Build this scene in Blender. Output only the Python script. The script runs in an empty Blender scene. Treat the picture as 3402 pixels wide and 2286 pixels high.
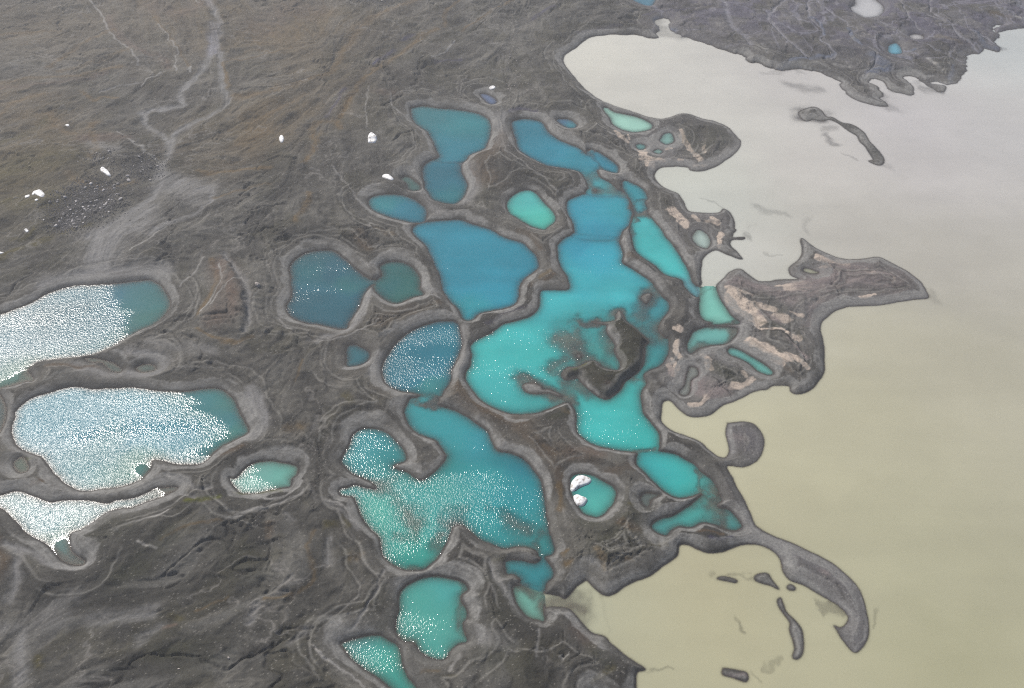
import bpy, math, random
import numpy as np

# ---------------------------------------------------------------- camera, light, exposure
scene = bpy.context.scene
col = scene.collection
CAM_H = 400.0
PITCH = math.radians(45.0)
TANH = math.tan(math.radians(30.0))
SW, SH = 3402.0, 2286.0
cam_data = bpy.data.cameras.new("camera")
cam_data.sensor_width = 36.0
cam_data.lens = 18.0 / TANH
cam_data.clip_start = 1.0
cam_data.clip_end = 30000.0
cam = bpy.data.objects.new("camera", cam_data)
cam.location = (0, 0, CAM_H)
cam.rotation_euler = (math.pi / 2 - PITCH, 0, 0)
col.objects.link(cam)
scene.camera = cam

SUN_EL = math.radians(46.01)
SUN_AZ = math.radians(-42.02)          # from +Y towards +X; negative = to the left of the view
sdir = (math.sin(SUN_AZ) * math.cos(SUN_EL), math.cos(SUN_AZ) * math.cos(SUN_EL), math.sin(SUN_EL))
sun_data = bpy.data.lights.new("sun", 'SUN')
sun_data.energy = 5.0
sun_data.angle = math.radians(0.55)
sun_data.color = (1.0, 0.95, 0.88)
sun = bpy.data.objects.new("sun", sun_data)
from mathutils import Vector
sun.rotation_euler = Vector(sdir).to_track_quat('Z', 'Y').to_euler()
sun.location = (-300, 300, 600)
col.objects.link(sun)

world = bpy.data.worlds.new("World")
scene.world = world
world.use_nodes = True
wn = world.node_tree
wn.nodes.clear()
sky = wn.nodes.new('ShaderNodeTexSky')
sky.sky_type = 'NISHITA'
sky.sun_disc = False
sky.sun_elevation = SUN_EL
sky.sun_rotation = SUN_AZ
sky.air_density = 1.0
sky.dust_density = 2.5
sky.ozone_density = 1.0
bg = wn.nodes.new('ShaderNodeBackground')
bg.inputs['Strength'].default_value = 0.10
wo = wn.nodes.new('ShaderNodeOutputWorld')
wn.links.new(sky.outputs[0], bg.inputs[0])
wn.links.new(bg.outputs[0], wo.inputs[0])

scene.view_settings.view_transform = 'Standard'
scene.view_settings.look = 'None'
scene.view_settings.exposure = 0.32
scene.view_settings.gamma = 1.0
scene.cycles.volume_bounces = 0
scene.cycles.max_bounces = 5
scene.cycles.transparent_max_bounces = 8
HAZE = 0.00018
scene.cycles.use_denoising = False
scene.cycles.filter_width = 1.1

random.seed(4)
RNG = np.random.default_rng(11)
f32 = np.float32

# ---------------------------------------------------------------- photo survey -> ground plane
# survey sheets: origin of each sheet in the survey's pixel frame, 1.96 units per pixel
SHEET = {'A': (0, 0), 'B': (800, 0), 'C': (1600, 0), 'D': (2500, 0),
         'E': (0, 740), 'F': (800, 740), 'G': (1600, 740), 'H': (2300, 740),
         'I': (0, 1486), 'J': (800, 1486), 'K': (1600, 1486), 'L': (2300, 1486)}
CP, SP = math.cos(PITCH), math.sin(PITCH)

def ground(u, v):
    x = (u / 1701.0 - 1.0) * TANH
    y = -(v - 1143.0) / 1701.0 * TANH
    rx, ry, rz = x, CP + y * SP, -SP + y * CP
    t = CAM_H / -rz
    return rx * t, ry * t

def mpp(v):
    """metres per survey pixel (sideways) at image height v"""
    y = -(v - 1143.0) / 1701.0 * TANH
    return CAM_H / (SP - y * CP) * TANH / 1701.0

def pts(s):
    """'F 1105,715 1120,700 G 60,50' -> ground points; W means plain metres"""
    out, cur = [], None
    for tok in s.split():
        if len(tok) == 1:
            cur = tok
            continue
        a, b = tok.split(',')
        a, b = float(a), float(b)
        if cur == 'W':
            out.append((a, b))
        else:
            ox, oy = SHEET[cur]
            out.append(ground(ox + a / 1.96, oy + b / 1.96))
    return np.array(out)

def smooth(P, closed=True, n=4):
    m = len(P)
    res = []
    rng_ = range(m) if closed else range(m - 1)
    for i in rng_:
        if closed:
            p0, p1, p2, p3 = P[(i - 1) % m], P[i], P[(i + 1) % m], P[(i + 2) % m]
        else:
            p0, p1, p2, p3 = P[max(i - 1, 0)], P[i], P[i + 1], P[min(i + 2, m - 1)]
        L = np.hypot(*(p2 - p1))
        if L > 400:
            res.append(p1)
            continue
        for k in range(n):
            t = k / n
            res.append(0.5 * ((2 * p1) + (-p0 + p2) * t + (2 * p0 - 5 * p1 + 4 * p2 - p3) * t * t
                              + (-p0 + 3 * p1 - 3 * p2 + p3) * t ** 3))
    if not closed:
        res.append(P[-1])
    return np.array(res)

def srgb(c):
    c = np.asarray(c, float) / 255.0
    return np.where(c <= 0.04045, c / 12.92, ((c + 0.055) / 1.055) ** 2.4)

# ---------------------------------------------------------------- water outlines
# (name, label, kind of water, outline, [(x,y,rgb) tints], options)
BL, TQ = (52, 148, 186), (72, 178, 178)
PONDS = [
 ("pond", "hourglass-shaped deep blue pond high in the middle, its narrow waist pointing at a snow patch",
  "B 1105,715 1120,700 1200,692 1300,705 1420,715 1530,735 1600,765 1628,800 1630,860 1610,930 1585,975 1500,1010 1470,1045 1440,1075 1445,1125 1475,1185 1478,1225 1450,1290 1400,1332 1330,1325 1250,1305 1225,1270 1190,1225 1190,1190 1180,1145 1190,1075 1250,1040 1285,1025 1270,975 1240,910 1210,860 1150,820 1115,775",
  "B 1200,780 62,124,132 1450,820 54,136,144 1400,950 50,132,150 1320,1160 40,112,138 1380,1270 50,132,142", 0.75),
 ("pond", "tiny murky green pond just left of the hourglass-shaped pond",
  "B 1040,1165 1070,1148 1105,1155 1150,1190 1175,1220 1165,1240 1120,1247 1085,1230 1070,1195",
  "B 1110,1200 88,112,106", 0.15),
 ("pond", "small teal oval pond below the hourglass-shaped pond, touching the big blue pond",
  "B 830,1310 850,1285 900,1270 980,1265 1070,1275 1140,1305 1200,1350 1213,1390 1205,1440 1150,1455 1080,1445 980,1420 880,1385 840,1350",
  "B 950,1330 58,138,146 1080,1370 44,130,155 1150,1400 50,125,150", 0.6),
 ("pond", "tiny lilac-grey meltwater pool beside the snow patch at the top centre",
  "B 1560,620 1590,612 1630,625 1665,655 1660,675 1625,680 1590,660",
  "B 1620,650 112,120,152", 0.0),
 ("pond", "large bright blue pond in the centre, tapering to a point at its lower end",
  "B 1112,1500 1140,1465 1210,1445 1300,1435 1420,1430 1490,1450 1568,1475 1640,1500 G 130,85 200,110 270,130 330,185 370,240 375,290 340,320 290,360 265,385 250,430 245,490 220,530 150,560 50,580 F 1560,590 1520,625 1480,640 1440,625 1415,570 1370,520 1320,460 1305,420 1290,350 1265,290 1225,200 1190,140 1130,85",
  "F 1250,60 52,142,178 F 1500,150 50,148,190 F 1450,300 48,150,188 F 1750,250 48,150,192 F 1650,400 56,160,190 F 1480,530 52,160,172 G 120,430 50,158,180", 0.62),
 ("pond", "long blue pond slanting down to the right from the top centre, narrowing to a channel",
  "C 195,800 215,785 280,772 345,780 400,800 430,850 475,890 550,930 640,965 690,1000 740,985 790,1005 850,1045 895,1090 890,1125 850,1125 770,1105 755,1125 780,1160 840,1190 890,1240 930,1280 760,1272 690,1262 695,1245 680,1190 650,1135 600,1110 520,1095 420,1080 350,1045 280,1010 235,965 215,900 200,850",
  "C 280,850 44,128,170 C 400,980 44,138,172 C 560,1020 52,150,170 C 800,1060 50,140,165 C 700,1180 78,158,165 C 830,1230 84,162,168", 0.3),
 ("pond", "rounded turquoise basin joining the slanting blue pond to the largest turquoise pond",
  "C 560,1310 600,1285 690,1255 760,1260 925,1270 960,1310 965,1350 985,1380 975,1420 960,1470 920,1510 G 885,110 800,112 700,105 595,84 C 600,1510 590,1450 560,1400 550,1350",
  "C 650,1350 62,158,182 C 760,1400 68,164,184 C 870,1380 62,160,175 C 750,1500 56,156,182", 0.3),
 ("pond", "largest turquoise pond, with dark islands in its middle, at the right of centre",
  "G 600,78 700,98 800,105 885,100 905,140 925,200 918,240 930,270 980,295 1060,350 1120,400 1135,430 1180,480 1220,520 1225,570 1180,635 1155,680 1155,710 1190,745 1222,760 1225,830 1205,890 1160,940 1090,970 1060,1000 1080,1050 1045,1110 1050,1200 1080,1270 1135,1340 1165,1400 1160,1480 1130,1505 1010,1508 1000,1500 870,1480 760,1460 690,1430 640,1390 615,1330 615,1260 600,1210 560,1170 470,1205 380,1240 290,1250 180,1245 80,1210 0,1165 F 1530,1120 1480,1060 1460,1010 1465,970 1490,930 1500,870 1490,830 1500,790 1560,750 1640,715 G 50,725 100,690 150,655 250,630 330,600 370,540 375,470 395,440 470,435 560,430 560,370 530,320 500,260 490,200 490,150 530,105",
  "G 620,150 52,158,186 G 750,230 62,168,190 G 650,400 72,178,190 G 480,540 76,182,188 G 850,450 78,182,190 G 250,750 76,186,186 G 50,850 78,188,184 G 350,850 76,190,186 G 150,1050 76,180,180 G 350,1170 76,166,164 G 1130,550 72,150,160 G 1150,800 70,140,145 G 700,720 76,165,165 G 800,850 78,150,145 G 900,1150 78,186,180 G 800,1300 74,190,186 G 1050,1430 70,186,180", 0.6),
 ("pond", "small narrow turquoise pool at the head of the thin chain right of the long blue pond",
  "C 915,1185 935,1175 980,1190 1040,1220 1075,1260 1085,1290 1070,1320 1085,1360 1080,1392 1050,1400 1000,1395 985,1370 970,1320 945,1275 915,1230",
  "C 1000,1240 60,152,165 C 1030,1350 80,150,160", 0.12),
 ("pond", "long narrow turquoise pond running down to the pale green channel by the lake",
  "C 1000,1396 1050,1402 1085,1396 1120,1430 1170,1490 1210,1550 G 1250,150 1310,240 1350,320 1380,390 1420,440 1410,490 1360,460 1320,420 1300,375 1230,355 1180,330 1110,270 1020,210 985,160 C 975,1540 965,1500 975,1430",
  "C 1060,1450 80,178,180 G 1100,150 78,182,182 G 1250,280 84,190,188 G 1390,440 110,168,178", 0.12),
 ("pond", "pale green pool between the narrow land tip and the large pink-patched island",
  "G 1440,415 1520,415 H 170,470 205,530 255,600 312,655 230,668 100,665 G 1500,655 1450,640 1420,600 1412,520 1413,450",
  "H 90,480 128,196,180 H 120,560 128,200,182 H 240,620 132,200,182", 0.05),
 ("pond", "pale turquoise four-sided pool below the pale green pool",
  "G 1380,710 1440,685 1520,670 1600,675 1670,690 1650,740 1600,790 1500,800 1420,820 1360,855 1335,840 1335,800 1350,750",
  "G 1450,740 118,182,174 G 1540,720 116,192,182 G 1640,720 140,150,140", 0.05),
 ("pond", "slim pale turquoise pool wedged between two pink-patched lands",
  "H 225,830 250,812 300,825 370,862 450,910 515,955 528,985 490,995 420,965 365,918 300,885 235,860",
  "H 300,850 116,184,176 H 450,950 118,190,178", 0.05),
 ("pond", "turquoise and blue pond half covered in glitter, left of the largest turquoise pond",
  "F 1380,640 1420,665 1430,700 1445,780 1430,850 1400,910 1375,960 1370,1030 1330,1090 1300,1140 1190,1132 1120,1110 1040,1100 960,1065 925,1020 920,950 940,880 1000,800 1060,740 1150,685 1250,650 1320,640",
  "F 1150,760 56,126,146 F 1350,750 40,128,148 F 1200,920 40,122,155 F 1050,950 40,116,150 F 1300,850 44,140,160 F 1250,1080 70,138,138", 0.95),
 ("pond", "many-lobed turquoise pond in the lower middle with a hooked dark spit",
  "K 410,716 470,690 475,640 450,560 425,460 420,400 405,290 385,220 340,140 280,80 200,40 110,20 F 1650,1440 1610,1360 1530,1300 1420,1230 1330,1200 1270,1180 1200,1140 1120,1142 1090,1160 1068,1210 1070,1270 1100,1330 1160,1380 1260,1415 1290,1450 1325,1500 J 1335,70 1290,130 1230,180 1180,210 1130,195 1090,165 1010,135 1010,115 1070,95 1085,60 F 1060,1470 1000,1400 930,1350 850,1335 770,1350 730,1390 710,1440 680,1490 J 655,90 680,130 720,170 800,205 860,235 880,275 830,265 750,245 690,265 645,280 650,310 690,325 730,330 760,390 780,450 830,520 890,570 915,630 925,700 970,760 1060,800 1130,805 1200,795 1270,740 1310,680 1340,620 1370,560 1390,520 1440,508 1480,540 1550,600 1640,645 K 150,668 220,655 300,660 350,680 370,712",
  "F 1200,1250 66,162,168 F 1400,1330 66,164,172 F 1550,1400 62,156,170 F 850,1420 60,148,158 F 950,1530 56,148,152 F 780,1500 80,155,160 J 1000,250 84,150,145 J 1300,250 70,160,155 J 1600,200 56,162,166 J 1750,400 50,158,164 K 250,150 44,138,156 K 250,300 48,150,160 K 50,550 58,160,165 K 380,600 66,145,145 J 900,430 76,165,150 J 1110,660 66,158,146 J 1200,720 70,164,150 J 1600,560 66,160,160", 0.75),
 ("pond", "small blue-green pool just below the many-lobed turquoise pond",
  "K 150,748 250,735 350,748 395,712 425,735 470,800 470,840 430,890 410,940 330,932 250,900 250,865 210,835 165,830",
  "K 300,790 62,148,158 K 380,850 62,146,154 K 220,800 76,138,140", 0.2),
 ("pond", "milky green pool at the corner of the sandy lake inlet",
  "K 205,905 250,898 330,925 405,955 425,1000 410,1060 410,1140 370,1135 300,1105 240,1050 205,980",
  "K 300,970 120,178,160 K 330,1060 128,184,166", 0.1),
 ("pond", "heart-shaped dark teal pond at the left of centre, with a band of glitter across it",
  "F 545,178 600,185 660,220 730,280 790,335 872,388 835,430 800,480 770,560 710,650 690,680 650,700 605,690 520,670 430,655 350,630 305,590 300,540 325,490 330,450 320,400 325,350 320,290 350,245 410,205 470,185",
  "F 500,230 50,100,110 F 450,320 40,112,120 F 600,310 40,102,128 F 500,400 46,112,128 F 700,400 56,118,120 F 450,560 36,100,132 F 620,560 34,102,140 F 650,640 46,100,120", 0.97),
 ("pond", "small dark green pond touching the right tip of the heart-shaped pond",
  "F 905,285 950,258 1010,252 1080,265 1130,300 1170,350 1180,390 1175,430 1193,470 1130,490 1060,520 1005,530 950,510 880,460 850,410 858,388 905,355 912,320",
  "F 1000,310 60,112,112 F 1080,370 54,114,108 F 980,430 48,112,118 F 1080,470 66,116,108", 0.35),
 ("pond", "very small teal pool below the heart-shaped pond",
  "F 690,810 720,795 770,800 830,835 845,860 830,900 780,930 720,940 685,930 685,870",
  "F 760,860 60,112,124", 0.1),
 ("pond", "pale turquoise pond with a bay at the lower end, near the bottom centre",
  "J 1290,845 1380,855 1460,890 1480,930 1440,960 1440,1000 1475,1060 1475,1110 1450,1150 1460,1210 1480,1270 1420,1290 1370,1330 1340,1380 1290,1392 1220,1370 1170,1330 1130,1280 1060,1265 1030,1240 1010,1190 1015,1120 1030,1060 1025,990 1050,930 1110,880 1200,845",
  "J 1300,930 90,176,172 J 1200,1050 92,176,162 J 1300,1150 92,178,164 J 1150,1180 96,160,150 J 1260,1320 90,170,158 J 1400,1200 100,158,148", 0.85),
 ("pond", "turquoise pond cut by the bottom edge, pointed at its left end",
  "J 650,1290 680,1265 760,1240 850,1220 920,1225 985,1265 1020,1290 1050,1350 1065,1420 1100,1500 1150,1568 1220,1680 1150,1740 1040,1700 990,1600 930,1530 850,1480 780,1430 720,1380 690,1340",
  "J 800,1300 100,150,150 J 900,1350 80,168,156 J 1000,1450 82,168,152 J 1060,1560 80,164,152", 0.8),
 ("pond", "round turquoise pool holding two snow lumps",
  "K 590,190 640,170 720,180 790,215 850,250 878,290 875,340 850,390 800,440 750,460 700,450 650,420 610,360 580,300 578,230",
  "K 700,260 78,160,156 K 780,330 98,184,172 K 740,420 92,176,164", 0.0),
 ("pond", "oval turquoise pond right of the pool with the snow lumps",
  "K 1010,45 1080,18 1160,22 1250,40 1330,75 1390,110 1430,160 1500,210 1530,260 1548,305 1500,330 1445,318 1430,300 1400,310 1330,335 1260,330 1180,290 1110,220 1050,160 1005,110",
  "K 1150,120 66,170,172 K 1280,180 70,182,178 K 1360,250 76,178,170 K 1470,230 92,152,145", 0.1),
 ("pond", "thin shallow turquoise pond under the oval turquoise pond, with a round eastern end",
  "K 1440,310 1500,330 1548,300 1562,350 1535,375 1550,395 1600,400 1650,440 1695,500 1695,530 1650,548 1570,530 1500,505 1430,500 1370,525 1290,520 1240,545 1210,578 1160,570 1115,540 1115,500 1160,465 1250,440 1330,390 1400,340",
  "K 1180,520 86,150,148 K 1350,450 84,168,160 K 1450,410 84,166,158 K 1550,450 110,130,125 K 1640,500 80,160,158", 0.05),
 ("pond", "small dry-looking grey pool left of the thin shallow turquoise pond",
  "K 1030,330 1065,295 1120,300 1165,315 1110,345 1095,390 1060,390 1035,360",
  "K 1080,340 110,116,112", 0.0),
 ("pond", "mint green oval lagoon on the neck of land below the lake's upper bay",
  "C 790,710 820,702 870,730 950,745 1040,770 1110,810 1108,840 1050,858 980,862 900,840 850,810 830,770",
  "C 950,800 160,212,192", 0.0),
 ("pond", "round mint pool on the rounded headland",
  "C 1165,900 1190,870 1230,865 1255,895 1245,930 1200,942 1160,920",
  "C 1210,900 138,186,174", 0.0),
 ("pond", "faint teal puddle left of the round mint pool",
  "C 1000,945 1030,935 1070,950 1060,975 1020,975", "C 1030,955 112,158,152", 0.0),
 ("pond", "smallest pale puddle just below the round mint pool",
  "C 1115,985 1150,970 1180,985 1160,1005 1130,1000", "C 1150,990 138,178,166", 0.0),
 ("pond", "small slate blue pool above the long blue pond",
  "C 485,780 540,772 590,785 622,815 605,835 560,835 510,810", "C 530,790 84,104,136 C 590,820 70,140,150", 0.0),
 ("pond", "round aquamarine pool between the large bright blue pond and the turquoise basin",
  "C 160,1330 185,1290 240,1250 300,1238 350,1255 410,1320 460,1370 485,1410 480,1450 440,1480 410,1500 330,1480 240,1430 180,1390",
  "C 280,1300 92,182,178 C 330,1400 92,194,180 C 420,1440 90,190,170", 0.05),
 ("pond", "blue pool cut by the top edge above the lake's upper bay",
  "C 980,0 1010,20 1090,45 1130,15 1140,-40 1060,-70 980,-50", "C 1060,10 86,128,168", 0.0),
 ("pond", "round pale green pool on the ragged land beside the lake's left inlet",
  "G 1375,70 1400,45 1440,50 1485,90 1492,140 1470,170 1420,160 1380,130 1365,100", "G 1430,110 172,194,184", 0.0),
 ("pond", "grey boot-shaped pool on the pink-patched land",
  "G 1350,940 1400,945 1415,990 1370,1030 1360,1100 1330,1130 1290,1120 1285,1095 1320,1050 1335,990", "G 1350,1040 150,158,150", 0.0),
 ("pond", "thin cream-coloured pool on the horn of the large pink-patched island",
  "H 718,300 750,295 822,320 815,332 770,335 725,320", "H 770,315 196,200,172", 0.0),
 ("pond", "pale milky pool in the upper right corner, cut by the top edge",
  "D 635,50 665,30 670,-10 720,-30 790,-10 850,40 855,80 810,110 730,117 690,100 655,80", "D 770,60 196,198,196", 0.0),
 ("pond", "small milky pool right of the blue pool on the far delta",
  "D 1020,235 1060,222 1110,235 1108,255 1050,258", "D 1070,240 186,186,182", 0.0),
 ("pond", "round light blue pool on the far delta in the upper right",
  "D 878,320 895,290 940,280 975,320 970,350 920,355 885,340", "D 925,320 112,170,190", 0.0),
 ("pond", "long glittering silver pond running off the left edge, the upper of the two big ones",
  "E -40,612 0,600 80,570 200,525 330,455 480,410 640,403 760,395 900,380 975,372 1040,400 1085,455 1113,520 1100,570 1060,620 990,670 900,710 820,755 720,810 620,855 500,875 350,890 240,910 205,940 190,970 220,1010 215,1035 170,1038 80,1060 0,1080 -60,1090 -300,1000 -330,720",
  "E 300,600 52,108,140 E 550,560 50,110,140 E 700,560 48,116,142 E 900,520 42,118,128 E 1000,500 46,116,118 E 950,620 52,122,118 E 100,750 64,116,136 E 130,1000 70,112,104", 1.0),
 ("pond", "large glittering silver pond at the left, blue along its middle, with its calm end to the right",
  "E 100,1240 130,1200 200,1145 320,1110 420,1078 520,1070 620,1085 760,1075 900,1075 1050,1095 1200,1100 1330,1080 1420,1078 1490,1110 1540,1170 1560,1230 1600,1300 1622,1340 1605,1380 1540,1415 1460,1450 1400,1500 I 1330,95 1280,110 1150,110 1050,90 985,90 980,140 940,190 880,230 780,260 650,275 560,290 500,280 420,230 350,160 300,100 270,60 200,40 130,10 90,-40 E 75,1360 85,1300 100,1270",
  "E 500,1300 52,134,160 E 900,1330 52,142,170 E 1200,1350 48,140,165 E 1350,1200 52,132,138 E 1480,1180 72,124,118 E 1500,1320 50,132,145 E 1520,1380 70,124,112 E 700,1420 60,128,140 I 930,130 66,130,122", 1.0),
 ("pond", "sliver of dark pond at the left edge beside the large silver pond",
  "E -80,1100 -10,1115 30,1170 45,1220 35,1290 0,1370 -80,1400", "E 0,1230 66,84,88", 0.0),
 ("pond", "small dark green pool of bent shape between the two big silver ponds",
  "E 548,885 600,880 680,895 760,925 800,960 780,978 730,970 680,930 650,910 590,910", "E 720,940 84,98,94", 0.1),
 ("pond", "small dark green oval pool between the two big silver ponds",
  "E 885,950 920,925 1000,922 1015,950 980,972 910,975", "E 950,950 82,98,94", 0.0),
 ("pond", "triangular dazzling white pond at the lower left with a green tail",
  "I -60,300 0,310 60,295 130,290 230,325 330,355 440,345 580,345 700,365 760,345 860,335 950,300 1000,270 1060,262 1130,255 1160,265 1120,295 1050,325 980,350 870,390 780,400 700,425 620,480 540,530 465,560 455,620 470,680 520,720 555,740 540,765 490,770 420,750 360,700 320,650 240,600 160,550 110,490 60,440 0,390 -80,330",
  "I 300,450 110,150,160 I 600,400 120,150,155 I 380,620 88,128,122 I 430,720 92,112,112 I 1080,290 110,122,118", 1.0),
 ("pond", "small murky green pool under the large silver pond at the left",
  "I 85,110 100,80 140,60 170,85 185,130 170,160 120,165 90,140", "I 130,120 86,100,90", 0.0),
 ("pond", "small pond right of the large silver pond, white on its left half and turquoise on its right",
  "J -70,205 -30,205 20,150 60,120 120,93 200,88 280,100 350,115 375,140 365,180 335,210 325,250 300,265 200,280 100,300 40,302 0,295 -40,260",
  "J 100,180 120,175,165 J 250,170 112,182,168 J 320,180 110,160,145", 1.0),
]
LAKE = ("D 1764,185 1640,160 1580,180 1600,230 1570,270 1600,310 1580,340 1500,320 1480,345 1440,350 1400,370 1385,430 1370,500 1330,540 1260,555 1200,530 1175,545 1250,565 1255,600 1210,595 1150,560 1100,535 1050,500 980,495 1000,530 1040,575 1030,620 960,605 890,570 860,540 800,515 770,520 760,545 800,575 850,625 810,640 865,670 860,692 790,685 720,665 650,630 600,580 560,530 500,495 420,470 330,452 180,455 70,420 0,400 "
 "C 1700,360 1600,330 1500,290 1400,265 1300,235 1230,200 1220,150 1190,120 1120,130 1130,180 1140,245 1090,245 1000,230 870,225 750,235 680,255 620,310 560,345 535,375 540,420 600,500 670,580 760,645 850,685 980,730 1100,765 1200,775 1290,745 1350,745 1420,770 1530,795 1610,835 1670,900 1690,930 1660,990 1580,1050 1500,1095 1420,1115 1360,1110 1340,1090 1240,1085 1160,1095 1125,1135 1140,1180 1200,1230 1280,1265 1310,1310 1340,1370 1410,1385 1540,1388 1580,1360 1640,1420 1645,1480 "
 "H 285,50 262,75 265,98 335,92 330,108 255,115 250,150 290,190 325,235 230,210 150,180 G 1450,225 1430,300 1425,360 1435,400 1430,418 1520,418 H 135,430 165,400 210,360 250,320 310,300 350,330 430,380 500,385 560,370 690,370 640,340 635,290 700,230 715,180 705,120 720,105 780,150 860,195 980,235 1100,240 1210,225 1290,260 1400,320 1480,380 1520,440 1535,490 1440,500 1330,515 1200,540 1050,545 960,560 890,600 840,660 835,720 860,820 860,920 850,990 800,1060 740,1105 680,1118 640,1100 630,1068 560,1062 515,1068 490,1085 440,1090 370,1110 300,1150 200,1190 130,1240 60,1262 -20,1262 "
 "G 1290,1220 1230,1160 1180,1170 1168,1230 1175,1300 1230,1350 1330,1390 1420,1425 1480,1480 1540,1525 1590,1530 1615,1490 1600,1420 1590,1370 1600,1310 H 240,1306 370,1300 430,1340 465,1410 460,1480 430,1540 L 400,100 330,128 240,120 225,140 260,200 310,300 360,400 400,490 440,530 520,580 640,625 760,680 880,740 980,810 1060,890 1100,970 1130,1060 1145,1150 1140,1240 1110,1300 1070,1335 1030,1320 990,1270 950,1200 930,1165 970,1180 1000,1160 1015,1110 980,1060 900,1000 800,940 720,890 650,870 590,810 575,740 540,690 480,650 410,630 330,630 250,660 180,685 110,688 30,660 "
 "K 1330,637 1290,645 1275,700 1200,760 1100,830 980,880 880,940 820,965 770,950 720,900 680,865 640,890 600,930 545,988 500,967 415,948 405,960 418,1045 440,1038 540,1045 600,1080 660,1150 720,1210 800,1235 850,1290 950,1370 1065,1445 1010,1470 1003,1568 1000,1700 W 40,60 200,-900 5600,-1500 5600,5000 3000,1900 900,1010")
LAKE_TINT = ("C 700,400 212,212,196 C 1000,600 212,212,198 C 1400,550 206,206,194 C 1300,1150 200,204,188 C 1450,1330 198,204,192 D 300,500 202,200,192 D 1000,800 196,194,190 D 400,1100 198,196,186 D 1100,1100 192,190,184 D 1600,300 196,202,196 D 1600,900 190,190,184 G 1500,260 200,206,194 H 400,250 196,196,186 H 1000,100 190,188,176 H 1600,300 184,182,168 H 1100,700 184,182,156 H 1650,900 180,178,154 H 1100,1200 182,180,150 G 1250,1280 194,194,162 G 1560,1480 194,192,160 L 600,300 182,180,148 L 1300,700 176,176,146 L 1600,1400 168,168,132 L 800,1000 180,180,150 L 200,1000 184,180,142 K 800,1050 186,190,160 K 1300,800 186,180,146 K 1000,1200 180,178,146 K 1300,1300 182,180,144 K 420,1000 150,158,140")  # greyer towards the far end: sky reflection and haze put into the tint
# islands: (label, outline)
ISLANDS = [
 ("dark mossy C-shaped island in the largest turquoise pond",
  "G 715,645 800,650 870,635 875,600 895,575 920,600 940,640 990,680 1040,725 1085,765 1085,785 1065,810 1060,880 1050,930 1010,980 970,1010 930,1040 900,1090 860,1125 815,1150 760,1130 705,1090 650,1040 625,1010 560,1025 530,1010 525,980 560,945 620,940 680,910 720,900 760,915 790,945 850,960 895,960 905,920 880,870 865,830 870,800 840,750 815,710 815,670 770,660"),
 ("small flat grey islet in the lower left of the largest turquoise pond",
  "G 265,1070 280,1050 340,1045 390,1065 400,1085 440,1085 520,1125 500,1130 440,1112 395,1110 350,1115 290,1100"),
 ("tiny pale islet on the shoal in the largest turquoise pond", "G 620,865 632,852 648,862 642,880 628,880"),
 ("tiny bright islet in the channel below the long blue pond", "C 731,1241 740,1232 750,1240 741,1250"),
 ("little pale islet near the right shore of the largest turquoise pond", "G 1042,492 1062,465 1100,462 1108,480 1090,510 1070,524"),
 ("thin snaking grey island in the far part of the lake",
  "D 300,735 330,715 400,697 450,722 480,762 520,765 580,798 650,813 720,858 760,918 800,960 850,1020 856,1058 830,1076 790,1068 756,1048 784,1038 760,1000 730,950 700,925 680,885 640,862 600,835 560,805 500,780 450,790 400,780 350,790 315,770"),
 ("small wedge-shaped sandbar islet left of the long spit", "L 405,845 430,825 490,825 520,865 562,922 510,900 440,880 410,865"),
 ("thin pale sandbar islet farthest left in the lower lake bay", "L 165,855 200,842 250,850 292,866 280,880 230,870"),
 ("tiny round sandbar islet beside the long spit", "L 618,910 640,893 670,915 660,930 630,925"),
 ("club-shaped sandbar islet standing upright in the lower lake bay",
  "L 555,1000 575,985 590,1020 610,1070 650,1110 690,1150 715,1200 722,1280 710,1350 680,1378 655,1365 665,1310 650,1240 635,1190 635,1140 590,1080 565,1040"),
 ("oblong sandbar islet near the bottom edge", "L 200,1450 215,1442 300,1455 355,1470 364,1510 340,1525 270,1500 200,1480"),
]
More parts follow.
